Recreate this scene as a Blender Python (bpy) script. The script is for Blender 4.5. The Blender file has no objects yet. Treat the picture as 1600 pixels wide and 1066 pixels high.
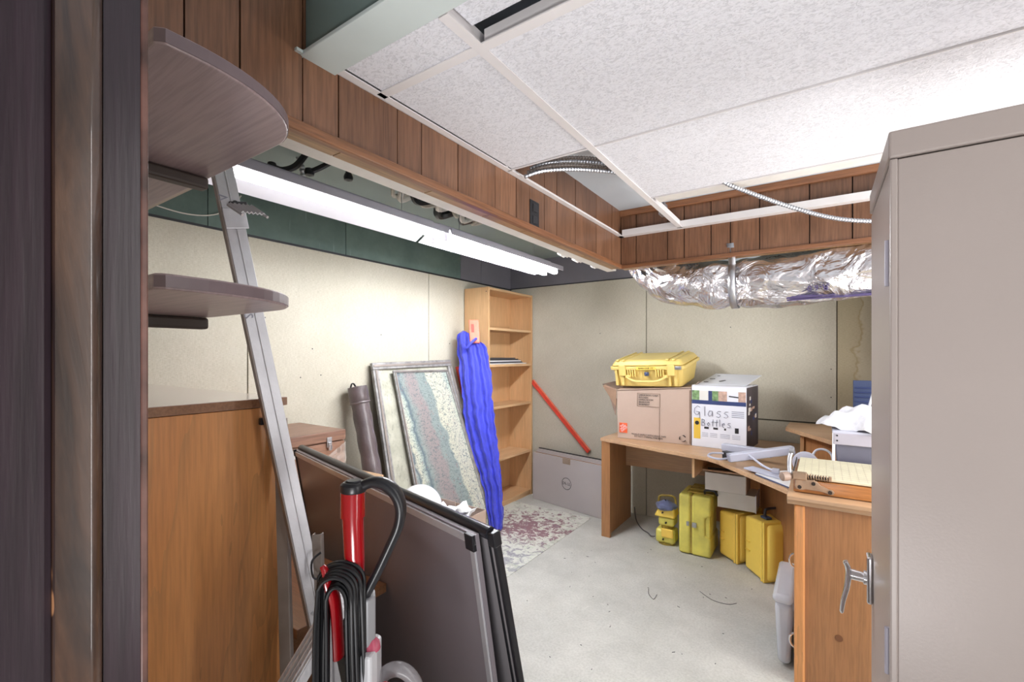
import bpy, math, random
from mathutils import Matrix, Vector, noise as mnoise
random.seed(7)
PI = math.pi
C = bpy.context.scene.collection
scn = bpy.context.scene

# ------------------------------------------------------------------ camera
cam_d = bpy.data.cameras.new('camera')
cam = bpy.data.objects.new('camera', cam_d); C.objects.link(cam)
cam.location = (0, 0, 1.4)
cam.rotation_euler = (PI / 2, 0, math.radians(34.2))
cam_d.sensor_width = 36; cam_d.lens = 714 / 1600 * 36; cam_d.shift_y = 0.01375
cam_d.clip_start = 0.02
scn.camera = cam

# ------------------------------------------------------------------ world, lights, exposure
scn.view_settings.view_transform = 'Standard'
scn.view_settings.look = 'None'
scn.view_settings.gamma = 1
scn.view_settings.use_curve_mapping = False
scn.view_settings.exposure = 0.08
w = bpy.data.worlds.new('world'); scn.world = w; w.use_nodes = True
w.node_tree.nodes['Background'].inputs[0].default_value = (0.9, 0.93, 1.0, 1)
w.node_tree.nodes['Background'].inputs[1].default_value = 0.35
TUBE_EMIT = 104.0; TUBE_EMIT_DIM = 9.0
def area(name, loc, rot, sx, sy, power, col):
    l = bpy.data.lights.new(name, 'AREA'); l.shape = 'RECTANGLE'; l.size = sx; l.size_y = sy
    l.energy = power; l.color = col
    o = bpy.data.objects.new(name, l); C.objects.link(o); o.location = loc; o.rotation_euler = rot
    return o
# fill lamps added out of view, in the hall and the right-hand half
area('hall_fill', (0.1, -1.2, 1.5), (math.radians(90), 0, 0), 1.4, 1.6, 4, (1.0, 0.97, 0.95))  # added fill from behind the doorway into the room
area('ceiling_fill', (0.0, -0.45, 0.30), (math.radians(176), 0, 0), 0.8, 0.4, 32, (1.0, 0.99, 1.0))  # added upward fill to brighten the ceiling tiles
area('right_side_fill', (1.66, 2.25, 1.30), (0, math.radians(90), 0), 1.3, 1.2, 54, (1.0, 0.98, 0.97))  # unseen fill added for surfaces that face the right
area('right_ceiling_fill', (1.15, 2.0, 0.95), (PI, 0, 0), 0.8, 0.8, 3.5, (1.0, 0.99, 0.99))  # weak upward fill, added for the ceiling beyond the cabinet
area('back_wall_fill', (0.85, 1.72, 1.35), (math.radians(90), 0, math.radians(22)), 0.6, 1.0, 11, (1.0, 0.99, 0.97))  # fill added to brighten the back wall and the desk boxes
area('jamb_streak_fill', (0.585, 0.60, 1.3), (0, math.radians(90), 0), 1.5, 0.06, 6, (1.0, 0.98, 0.97))  # added unseen strip that makes the bright streak on the door stop

# ------------------------------------------------------------------ material helpers
def S(r, g, b):
    f = lambda c: (c / 255 / 12.92) if c / 255 <= 0.04045 else ((c / 255 + 0.055) / 1.055) ** 2.4
    return (f(r), f(g), f(b), 1)
class NT:
    def __init__(s, name):
        s.m = bpy.data.materials.new(name); s.m.use_nodes = True
        s.t = s.m.node_tree; s.b = s.t.nodes['Principled BSDF']
    def n(s, typ, **kw):
        x = s.t.nodes.new(typ)
        for k, v in kw.items():
            if k in ('operation', 'blend_type', 'data_type', 'wave_type', 'bands_direction', 'feature', 'distance'): setattr(x, k, v)
            else: x.inputs[k].default_value = v
        return x
    def l(s, a, b): s.t.links.new(a, b)
    def coords(s, scale=(1, 1, 1), rot=(0, 0, 0), kind='Object', rnd=True):
        tc = s.t.nodes.new('ShaderNodeTexCoord'); mp = s.t.nodes.new('ShaderNodeMapping')
        mp.inputs['Scale'].default_value = scale; mp.inputs['Rotation'].default_value = rot
        s.l(tc.outputs[kind], mp.inputs['Vector'])
        if rnd:
            oi = s.t.nodes.new('ShaderNodeObjectInfo')
            mu = s.n('ShaderNodeMath', operation='MULTIPLY'); mu.inputs[1].default_value = 17.0
            s.l(oi.outputs['Random'], mu.inputs[0]); s.l(mu.outputs[0], mp.inputs['Location'])
        return mp.outputs['Vector']
    def noise(s, vec, scale, detail=4, rough=0.55, dist=0):
        x = s.t.nodes.new('ShaderNodeTexNoise'); x.inputs['Scale'].default_value = scale
        x.inputs['Detail'].default_value = detail; x.inputs['Roughness'].default_value = rough
        x.inputs['Distortion'].default_value = dist
        s.l(vec, x.inputs['Vector']); return x.outputs['Fac']
    def ramp(s, fac, stops):
        x = s.t.nodes.new('ShaderNodeValToRGB'); e = x.color_ramp.elements
        e[0].position, e[0].color = stops[0]; e[1].position, e[1].color = stops[-1]
        for p, c in stops[1:-1]:
            q = e.new(p); q.color = c
        s.l(fac, x.inputs['Fac']); return x.outputs['Color']
    def mix(s, fac, a, b, mode='MIX'):
        x = s.t.nodes.new('ShaderNodeMix'); x.data_type = 'RGBA'; x.blend_type = mode
        for i, v in ((0, fac), (6, a), (7, b)):
            if isinstance(v, (int, float, tuple)): x.inputs[i].default_value = v
            else: s.l(v, x.inputs[i])
        return x.outputs[2]
    def bump(s, h, strength, dist=0.01):
        x = s.t.nodes.new('ShaderNodeBump'); x.inputs['Strength'].default_value = strength
        x.inputs['Distance'].default_value = dist; s.l(h, x.inputs['Height']); s.l(x.outputs[0], s.b.inputs['Normal'])
    def col(s, c):
        if isinstance(c, tuple): s.b.inputs['Base Color'].default_value = c
        else: s.l(c, s.b.inputs['Base Color'])
    def pr(s, rough=0.5, metal=0, coat=0, spec=None):
        s.b.inputs['Roughness'].default_value = rough; s.b.inputs['Metallic'].default_value = metal
        s.b.inputs['Coat Weight'].default_value = coat; s.b.inputs['Coat Roughness'].default_value = 0.15
        if spec is not None: s.b.inputs['Specular IOR Level'].default_value = spec
def shade(c, k): return (c[0] * k, c[1] * k, c[2] * k, 1)
def plain(name, c, rough=0.5, metal=0, var=0.12, scale=6, bump=0.0, bscale=60, coat=0, spec=None):
    m = NT(name); v = m.coords()
    n = m.noise(v, scale)
    m.col(m.ramp(n, [(0.3, shade(c, 1 - var)), (0.7, shade(c, 1 + var))]))
    if bump: m.bump(m.noise(v, bscale, 3), bump)
    m.pr(rough, metal, coat, spec); return m.m
def wood(name, c1, c2, axis='z', rough=0.45, ring=5.0, fine=0.35, coat=0, rv=0.18, ringw=0.5, spec=None):
    """grain runs along axis of the object's own coordinates"""
    m = NT(name)
    st = {'x': (0.12, 1, 1), 'y': (1, 0.12, 1), 'z': (1, 1, 0.12)}[axis]
    v = m.coords(st)
    n1 = m.noise(v, ring, 5, 0.6, 0.9)
    w_ = m.n('ShaderNodeMath', operation='MULTIPLY'); w_.inputs[1].default_value = 9.0; m.l(n1, w_.inputs[0])
    fr = m.n('ShaderNodeMath', operation='FRACT'); m.l(w_.outputs[0], fr.inputs[0])
    base = m.ramp(n1, [(0.3, c1), (0.7, c2)])
    mid = shade(c1, 0.72)
    rings = m.ramp(fr.outputs[0], [(0.0, (0, 0, 0, 1)), (0.75, (0.15, 0.15, 0.15, 1)), (1.0, (ringw, ringw, ringw, 1))])
    c = m.mix(rings, base, mid)
    v2 = m.coords(tuple(0.05 if k < 1 else 1 for k in st))
    n2 = m.noise(v2, 130, 3, 0.6)
    g = m.ramp(n2, [(0.35, (1 - fine, 1 - fine, 1 - fine, 1)), (0.6, (1, 1, 1, 1))])
    c = m.mix(1.0, c, g, 'MULTIPLY')
    oi = m.t.nodes.new('ShaderNodeObjectInfo')
    rr = m.ramp(oi.outputs['Random'], [(0, (1 - rv, 1 - rv, 1 - rv, 1)), (1, (1, 1, 1, 1))])
    c = m.mix(1.0, c, rr, 'MULTIPLY')
    m.col(c); m.bump(n2, 0.12, 0.002); m.pr(rough, 0, coat, spec); return m.m
def emit(name, c, strength):
    m = NT(name); m.col((0.8, 0.8, 0.8, 1)); m.b.inputs['Emission Color'].default_value = c
    m.b.inputs['Emission Strength'].default_value = strength; return m.m

M = {}
M['plank'] = wood('oak_plank', S(156, 112, 84), S(126, 86, 62), 'z', 0.38, 6, 0.35, 0.15, 0.28)
M['plank_under'] = wood('oak_plank_underside', S(196, 156, 112), S(165, 122, 84), 'y', 0.45, 6, 0.35, 0.1)
M['trim_y'] = wood('oak_trim_along_y', S(160, 110, 74), S(128, 80, 52), 'y', 0.4, 6, 0.35, 0.15)
M['trim_x'] = wood('oak_trim_along_x', S(165, 112, 76), S(135, 86, 56), 'x', 0.4, 6, 0.35, 0.15)
M['maple'] = wood('honey_maple_laminate', S(236, 170, 108), S(214, 142, 84), 'z', 0.34, 2.4, 0.15, 0.1, 0.1, 0.75)
M['maple_top'] = wood('maple_top_painted_sheen', S(214, 190, 186), S(200, 172, 165), 'x', 0.22, 3, 0.12, 1.0, 0.08, 0.2)  # mauve tint of reflected light put into the maple colour
M['beech_z'] = wood('beech_upright', S(226, 186, 140), S(205, 160, 114), 'z', 0.5, 4, 0.12, 0, 0.08, 0.2)
M['beech_y'] = wood('beech_shelf', S(232, 194, 150), S(212, 168, 122), 'y', 0.5, 4, 0.12, 0, 0.08, 0.2)
M['desk_x'] = wood('desk_top_wood', S(212, 176, 140), S(188, 146, 108), 'x', 0.42, 3, 0.18, 0.1, 0.1, 0.4)
M['desk_z'] = wood('desk_side_wood', S(190, 138, 92), S(156, 104, 62), 'z', 0.45, 3, 0.2, 0.1, 0.12, 0.5)
M['bench_x'] = wood('bench_wood', S(176, 128, 92), S(146, 98, 64), 'x', 0.4, 3, 0.25, 0.1, 0.1, 0.4)
M['cutter_x'] = wood('cutter_wood', S(205, 140, 78), S(170, 104, 52), 'x', 0.4, 4, 0.3, 0.2, 0.1, 0.5)
M['shelf_dark'] = wood('mauve_stained_shelf', S(176, 156, 158), S(152, 132, 134), 'x', 0.4, 5, 0.2, 0.1, 0.05, 0.35)
M['shelf_edge'] = plain('dark_shelf_edge', S(112, 96, 100), 0.4, 0, 0.12, 9)
M['jamb'] = wood('dark_stained_jamb', S(54, 38, 46), S(38, 27, 34), 'z', 0.34, 8, 0.3, 0.08, 0.05, 0.3)
M['chest'] = wood('worn_chest_wood', S(170, 130, 108), S(122, 90, 76), 'y', 0.45, 3, 0.3, 0.1, 0.1, 0.5)
M['beam_beige'] = plain('beige_drywall', S(180, 168, 158), 0.8, 0, 0.05, 4, 0.1)

def m_jamb_worn():
    m = NT('worn_varnished_stop'); v = m.coords((1, 1, 0.16))
    n = m.noise(v, 28, 5, 0.65, 0.6)
    base = m.ramp(n, [(0.32, S(42, 29, 25)), (0.5, S(72, 50, 38)), (0.68, S(100, 72, 54))])
    v3 = m.coords((1, 1, 0.5)); ch = m.noise(v3, 16, 3, 0.5)
    mask = m.ramp(ch, [(0.665, (0, 0, 0, 1)), (0.69, (1, 1, 1, 1))])
    m.col(m.mix(mask, base, S(186, 132, 92))); m.pr(0.3, 0, 0.6); m.b.inputs['Coat Roughness'].default_value = 0.06; m.bump(n, 0.15, 0.002); return m.m
M['jamb_worn'] = m_jamb_worn()
M['jamb_edge'] = plain('chipped_jamb_edge', S(92, 62, 54), 0.4, 0, 0.8, 14)

def m_fibre():
    m = NT('fibreboard_wall'); v = m.coords((1, 1, 1), rnd=False)
    big = m.noise(v, 1.3, 5, 0.6)
    c = m.ramp(big, [(0.3, S(196, 191, 176)), (0.7, S(216, 211, 198))])
    vv = m.coords((1, 1, 9), rnd=False); f1 = m.noise(vv, 60, 3, 0.6)
    vh = m.coords((9, 9, 1), rnd=False); f2 = m.noise(vh, 55, 3, 0.6)
    c = m.mix(0.9, c, m.ramp(f1, [(0.34, (0.80, 0.79, 0.75, 1)), (0.58, (1, 1, 1, 1))]), 'MULTIPLY')
    c = m.mix(0.9, c, m.ramp(f2, [(0.32, (0.88, 0.87, 0.84, 1)), (0.6, (1, 1, 1, 1))]), 'MULTIPLY')
    m.col(c); ad = m.n('ShaderNodeMath', operation='ADD'); m.l(f1, ad.inputs[0]); m.l(f2, ad.inputs[1])
    m.bump(ad.outputs[0], 0.25, 0.004); m.pr(0.85); return m.m
M['fibre'] = m_fibre()
def m_fibre_stain():
    # water-stained sheet: a tide-marked run of its own under the duct
    m = NT('stained_fibreboard'); v = m.coords((1, 1, 1), rnd=False)
    sep = m.t.nodes.new('ShaderNodeSeparateXYZ'); m.l(v, sep.inputs[0])
    big = m.noise(v, 1.3, 5, 0.6)
    c = m.ramp(big, [(0.3, S(186, 180, 158)), (0.7, S(206, 200, 180))])
    nn = m.noise(v, 3.0, 4, 0.6)
    a = m.n('ShaderNodeMath', operation='MULTIPLY_ADD'); a.inputs[1].default_value = 0.35
    m.l(nn, a.inputs[0]); m.l(sep.outputs['X'], a.inputs[2])
    st = m.ramp(a.outputs[0], [(0.13, (0, 0, 0, 1)), (0.14, (1, 1, 1, 1)), (0.17, (0.5, 0.5, 0.5, 1)), (0.36, (0.45, 0.45, 0.45, 1)), (0.37, (0.95, 0.95, 0.95, 1)), (0.385, (0, 0, 0, 1))])
    c = m.mix(st, c, S(172, 156, 122))
    vv = m.coords((1, 1, 9), rnd=False); f1 = m.noise(vv, 60, 3, 0.6)
    c = m.mix(0.9, c, m.ramp(f1, [(0.34, (0.80, 0.79, 0.75, 1)), (0.58, (1, 1, 1, 1))]), 'MULTIPLY')
    m.col(c); m.bump(f1, 0.25, 0.004); m.pr(0.85); return m.m
M['fibre_stain'] = m_fibre_stain()
M['fibre_low'] = plain('browned_fibreboard', S(166, 154, 126), 0.85, 0, 0.08, 3, 0.2, 80)
def m_green():
    m = NT('green_wallboard'); v = m.coords((1, 1, 1))
    n = m.noise(v, 3, 6, 0.65)
    c = m.ramp(n, [(0.3, S(88, 108, 104)), (0.7, S(116, 136, 130))])
    v2 = m.coords((1, 1, 0.1)); s = m.noise(v2, 40, 2, 0.5)
    c = m.mix(m.ramp(s, [(0.70, (0, 0, 0, 1)), (0.76, (0.35, 0.35, 0.35, 1))]), c, S(170, 190, 185))
    m.col(c); m.pr(0.6); return m.m
M['green'] = m_green()
M['greenboard_ceiling'] = plain('grey_green_ceiling_board', S(150, 164, 162), 0.7, 0, 0.05, 3)
M['mauve_board'] = plain('mauve_board', S(122, 120, 130), 0.5, 0, 0.1, 3)
M['seam'] = plain('dark_seam', S(74, 70, 60), 0.8)
M['black_gap'] = plain('dark_backing', S(38, 30, 26), 0.9)
M['white_paint'] = plain('white_painted_strip', S(226, 222, 216), 0.5, 0, 0.06, 12, 0.1)
M['grid_white'] = plain('white_grid_metal', S(232, 228, 228), 0.42, 0, 0.03, 6)
M['beam_paint'] = plain('pale_painted_beam', S(206, 216, 214), 0.45, 0, 0.04, 5)
M['beam_web'] = plain('grey_green_beam_web', S(110, 128, 124), 0.5, 0, 0.05, 5)
M['ceil_blue'] = plain('bluish_upper_ceiling', S(212, 220, 228), 0.7, 0, 0.03, 4)
def m_tile():
    m = NT('fissured_ceiling_tile'); v = m.coords((1, 1.6, 1))
    n = m.noise(v, 75, 4, 0.6, 1.6)
    m.col(m.ramp(n, [(0.40, S(216, 216, 222)), (0.52, S(238, 238, 244))])); m.bump(n, 0.55, 0.006); m.pr(0.85); return m.m
M['tile'] = m_tile()
def m_floor():
    m = NT('worn_concrete_floor'); v = m.coords(rnd=False)
    n = m.noise(v, 2.2, 7, 0.68); f = m.noise(v, 90, 3, 0.6)
    c = m.ramp(n, [(0.3, S(180, 180, 174)), (0.7, S(212, 211, 205))])
    c = m.mix(1.0, c, m.ramp(f, [(0.3, (0.84, 0.84, 0.83, 1)), (0.6, (1, 1, 1, 1))]), 'MULTIPLY')
    sc = m.noise(v, 5.5, 6, 0.7, 0.8)
    c = m.mix(m.ramp(sc, [(0.66, (0, 0, 0, 1)), (0.72, (0.6, 0.6, 0.6, 1))]), c, S(222, 221, 214))
    m.col(c); m.pr(0.65); m.bump(n, 0.08); return m.m
M['floor'] = m_floor()
def m_mat():
    m = NT('paint_stained_mat'); v = m.coords(rnd=False)
    n = m.noise(v, 7, 5, 0.7, 0.4)
    c = m.ramp(n, [(0.35, S(176, 182, 168)), (0.5, S(216, 216, 208)), (0.65, S(206, 212, 196))])
    d = m.noise(v, 16, 5, 0.75, 1.0)
    sep = m.t.nodes.new('ShaderNodeSeparateXYZ'); m.l(v, sep.inputs[0])
    x = m.n('ShaderNodeVectorMath', operation='DISTANCE'); m.l(v, x.inputs[0]); x.inputs[1].default_value = (-1.98, 3.12, 0.0)
    k = m.n('ShaderNodeMath', operation='MULTIPLY_ADD'); k.inputs[1].default_value = -0.34; m.l(x.outputs['Value'], k.inputs[0]); m.l(d, k.inputs[2])
    mask = m.ramp(k.outputs[0], [(0.40, (0, 0, 0, 1)), (0.45, (1, 1, 1, 1))])
    c = m.mix(mask, c, S(138, 104, 112))
    x2 = m.n('ShaderNodeVectorMath', operation='DISTANCE'); m.l(v, x2.inputs[0]); x2.inputs[1].default_value = (-1.95, 2.45, 0.0)
    k2 = m.n('ShaderNodeMath', operation='MULTIPLY_ADD'); k2.inputs[1].default_value = -0.3; m.l(x2.outputs['Value'], k2.inputs[0]); m.l(d, k2.inputs[2])
    c = m.mix(m.ramp(k2.outputs[0], [(0.42, (0, 0, 0, 1)), (0.46, (0.8, 0.8, 0.8, 1))]), c, S(150, 150, 158))
    m.col(c); m.pr(0.7); return m.m
M['mat'] = m_mat()
M['cabinet'] = plain('beige_cabinet_enamel', S(160, 149, 144), 0.36, 0, 0.03, 3, 0.03, 200)
M['chrome'] = plain('chrome', S(225, 225, 228), 0.12, 1.0, 0.03)
M['alu'] = plain('brushed_aluminium', S(214, 214, 220), 0.4, 0.55, 0.08, 12, 0.05)
M['alu_dark'] = plain('tarnished_aluminium', S(150, 140, 134), 0.5, 0.35, 0.12, 12)
def m_ribbed():
    m = NT('scuffed_aluminium'); v = m.coords((8, 8, 1))
    n = m.noise(v, 12, 5, 0.7)
    m.col(m.ramp(n, [(0.3, S(200, 200, 206)), (0.6, S(244, 244, 248))])); m.pr(0.4, 0.3); m.bump(n, 0.2, 0.003); return m.m
M['alu_ribbed'] = m_ribbed()
M['dark_steel'] = plain('dark_steel', S(70, 70, 74), 0.4, 0.7)
M['steel'] = plain('galvanised_steel', S(182, 184, 190), 0.35, 0.85, 0.1, 18)
M['black'] = plain('black_plastic', S(34, 34, 38), 0.32, 0, 0.1)
M['black_soft'] = plain('black_rubber', S(26, 26, 30), 0.45, 0, 0.1)
M['black_metal'] = plain('black_tube_metal', S(48, 48, 54), 0.28, 0.3, 0.1)
M['red'] = plain('glossy_red_plastic', S(168, 12, 24), 0.22, 0, 0.06, 6, coat=0.6)
M['vac_grey'] = plain('grey_plastic', S(150, 150, 154), 0.35, 0, 0.05)
M['vac_light'] = plain('light_grey_plastic', S(206, 206, 210), 0.35, 0, 0.05)
M['board_grey'] = plain('grey_brown_board_back', S(142, 134, 140), 0.40, 0.15, 0.03, 2, 0.02, 300)
M['side_grey'] = plain('grey_panel_side', S(158, 153, 156), 0.4, 0.1, 0.03)
M['frame_wood'] = wood('silvered_picture_frame', S(150, 146, 142), S(110, 106, 104), 'z', 0.4, 8, 0.35, 0.1)
M['frame_grey'] = plain('grey_moulding', S(150, 148, 148), 0.42, 0.1, 0.35, 22)
def m_map():
    m = NT('abstract_print'); v = m.coords(rnd=False)
    sep = m.t.nodes.new('ShaderNodeSeparateXYZ'); m.l(v, sep.inputs[0])
    n = m.noise(v, 5, 5, 0.6)
    a = m.n('ShaderNodeMath', operation='MULTIPLY_ADD'); a.inputs[1].default_value = 0.16; m.l(n, a.inputs[0]); m.l(sep.outputs['Y'], a.inputs[2])
    b = m.n('ShaderNodeMath', operation='MULTIPLY_ADD'); b.inputs[1].default_value = 0.16; m.l(sep.outputs['Z'], b.inputs[0]); m.l(a.outputs[0], b.inputs[2])
    o_ = m.n('ShaderNodeMath', operation='ADD'); o_.inputs[1].default_value = .30; m.l(b.outputs[0], o_.inputs[0]); b = o_
    cream = S(204, 203, 184); blue = S(142, 154, 152); dk = S(92, 108, 120); mauve = S(152, 142, 142)
    c = m.ramp(b.outputs[0], [(0.10, cream), (0.15, S(184, 194, 184)), (0.175, dk), (0.20, cream), (0.25, S(176, 188, 180)), (0.275, dk), (0.30, blue), (0.36, mauve), (0.44, mauve), (0.47, blue), (0.55, blue), (0.57, cream), (0.72, cream), (0.78, S(178, 190, 180))])
    f = m.noise(m.coords((1, 1, 1.6), rnd=False), 42, 4, 0.7, 1.2)
    c = m.mix(m.ramp(f, [(0.52, (0, 0, 0, 1)), (0.58, (0.8, 0.8, 0.8, 1))]), c, S(100, 114, 118))
    f2 = m.noise(m.coords((1, 2, 1), rnd=False), 28, 4, 0.6, 0.6)
    c = m.mix(m.ramp(f2, [(0.62, (0, 0, 0, 1)), (0.68, (0.5, 0.5, 0.5, 1))]), c, S(150, 96, 100))
    m.col(c); m.pr(0.3, 0, 0.3); return m.m
M['map'] = m_map()
def m_canvas():
    m = NT('olive_cream_canvas'); v = m.coords((1, 1, 0.3), rnd=False)
    n = m.noise(v, 60, 4, 0.7); b = m.noise(m.coords(rnd=False), 9, 4, 0.6)
    c = m.ramp(b, [(0.35, S(172, 171, 155)), (0.65, S(198, 197, 182))])
    m.col(m.mix(m.ramp(n, [(0.55, (0, 0, 0, 1)), (0.66, (0.6, 0.6, 0.6, 1))]), c, S(132, 134, 124))); m.pr(0.6); return m.m
M['canvas'] = m_canvas()
M['leather'] = plain('dark_leather', S(98, 88, 90), 0.35, 0, 0.25, 7, 0.35, 26, coat=0.2)
def m_cloth(name, c, s=25):
    m = NT(name); v = m.coords(rnd=False); n = m.noise(v, s, 5, 0.65)
    m.col(m.ramp(n, [(0.3, shade(c, 0.75)), (0.7, shade(c, 1.2))])); m.pr(0.6); m.b.inputs['Sheen Weight'].default_value = 0.3
    m.bump(n, 0.35, 0.01); return m.m
M['blue_cloth'] = m_cloth('blue_nylon', S(54, 62, 196), 18)
M['white_cloth'] = m_cloth('white_plastic_bag', S(236, 236, 244), 12)
M['blue_rag'] = m_cloth('blue_grey_rag', S(92, 100, 136), 40)
M['red_metal'] = plain('orange_red_painted_metal', S(214, 74, 58), 0.4, 0, 0.15, 30)
M['red_faded'] = plain('faded_coral_plastic', S(236, 130, 104), 0.4, 0, 0.15, 24)
M['card'] = plain('brown_cardboard', S(186, 164, 150), 0.8, 0, 0.05, 4, 0.05, 90)
M['card_edge'] = plain('cardboard_edge', S(128, 106, 92), 0.85, 0, 0.15, 20)
M['card_in'] = plain('cardboard_inside', S(150, 120, 98), 0.85, 0, 0.15, 20)
M['card_grey'] = plain('grey_carton', S(184, 178, 178), 0.7, 0, 0.03, 3)
M['card_white'] = plain('white_carton', S(226, 228, 238), 0.5, 0, 0.03, 5)
M['card_white2'] = plain('small_white_carton', S(220, 218, 214), 0.6, 0, 0.04, 6)
M['tape'] = plain('tan_tape', S(160, 142, 126), 0.4)
M['ink'] = plain('black_ink', S(34, 32, 36), 0.6)
M['ink_pen'] = plain('blue_black_marker', S(50, 46, 84), 0.5)
M['ink_grey'] = plain('grey_print', S(150, 152, 168), 0.6)
M['ink_purple'] = plain('purple_print', S(84, 74, 116), 0.5)
M['orange'] = plain('orange_print', S(226, 98, 58), 0.6)
M['navy'] = plain('navy_print', S(48, 62, 110), 0.5)
M['navy_dark'] = plain('dark_side_print', S(66, 58, 66), 0.45, 0, 0.5, 9)
M['green_print'] = plain('green_print', S(120, 150, 104), 0.5, 0, 0.5, 40)
M['yellow_print'] = plain('yellow_print', S(222, 186, 72), 0.5)
M['skin_print'] = plain('tan_print', S(190, 160, 146), 0.5, 0, 0.3, 40)
M['paper'] = plain('white_paper', S(236, 236, 238), 0.7, 0, 0.03)
M['paper_dark'] = plain('dark_folder', S(84, 80, 84), 0.55)
M['helmet'] = plain('white_helmet', S(238, 238, 242), 0.25, 0, 0.02, coat=0.4)
M['pelican'] = plain('pale_yellow_case', S(230, 204, 122), 0.42, 0, 0.07, 6, 0.06, 120)
M['yel_old'] = plain('scuffed_lime_yellow', S(222, 212, 104), 0.42, 0, 0.22, 7, 0.1, 70)
M['yel'] = plain('warm_yellow_plastic', S(250, 212, 98), 0.36, 0, 0.04, 5, 0.04, 120)
M['yel2'] = plain('bright_yellow_plastic', S(250, 216, 100), 0.36, 0, 0.05, 5, 0.04, 120)
M['yel_dark'] = plain('grimy_yellow', S(160, 138, 56), 0.5, 0, 0.35, 14)
M['grid_board'] = plain('cream_cutting_board', S(214, 208, 180), 0.5, 0, 0.08, 9)
M['iron'] = plain('bronze_painted_iron', S(158, 132, 108), 0.42, 0.35, 0.2, 20)
M['handle_wood'] = plain('worn_turned_knob', S(160, 138, 124), 0.5, 0, 0.2, 20)
M['projector'] = plain('grey_lavender_plastic', S(186, 188, 204), 0.35, 0, 0.04)
M['navy_board'] = plain('navy_binder', S(64, 76, 110), 0.4)
M['lamp_paint'] = plain('white_lamp_enamel', S(228, 226, 232), 0.35, 0, 0.03)
M['lamp_side'] = plain('grey_lamp_housing', S(168, 164, 176), 0.4, 0, 0.04)
M['tube_on'] = emit('lit_tube', (0.95, 0.97, 1.0, 1), TUBE_EMIT)
M['tube_dim'] = emit('dimmer_lit_tube', (0.95, 0.97, 1.0, 1), TUBE_EMIT_DIM)
M['knob_hole'] = plain('dark_hole', S(40, 32, 28), 0.6)
M['insul'] = plain('pipe_insulation', S(196, 190, 178), 0.6, 0, 0.3, 14, 0.3, 30)
def m_foil():
    m = NT('crumpled_silver_foil'); v = m.coords(rnd=False)
    vo = m.t.nodes.new('ShaderNodeTexVoronoi'); vo.inputs['Scale'].default_value = 9; vo.feature = 'F1'
    nz = m.noise(v, 6, 3, 0.5, 1.8)
    st = m.coords((0.55, 1, 1), rnd=False); m.l(st, vo.inputs['Vector'])
    ad = m.n('ShaderNodeMath', operation='ADD'); m.l(vo.outputs['Distance'], ad.inputs[0]); m.l(nz, ad.inputs[1])
    m.col(S(222, 220, 224)); m.bump(ad.outputs[0], 0.9, 0.05); m.pr(0.26, 0.9); return m.m
M['foil'] = m_foil()
def m_clear(name, c, alpha, rough=0.2):
    m = NT(name); v = m.coords(); n = m.noise(v, 8)
    m.col(m.ramp(n, [(0.3, shade(c, 0.94)), (0.7, c)])); m.pr(rough)
    m.b.inputs['Alpha'].default_value = alpha; return m.m
M['tub'] = m_clear('clouded_clear_plastic', S(236, 240, 250), 0.6)
M['hose'] = m_clear('translucent_hose', S(186, 182, 186), 0.42)
M['pinkcap'] = m_clear('pink_clear_cap', S(220, 90, 120), 0.7)

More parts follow.
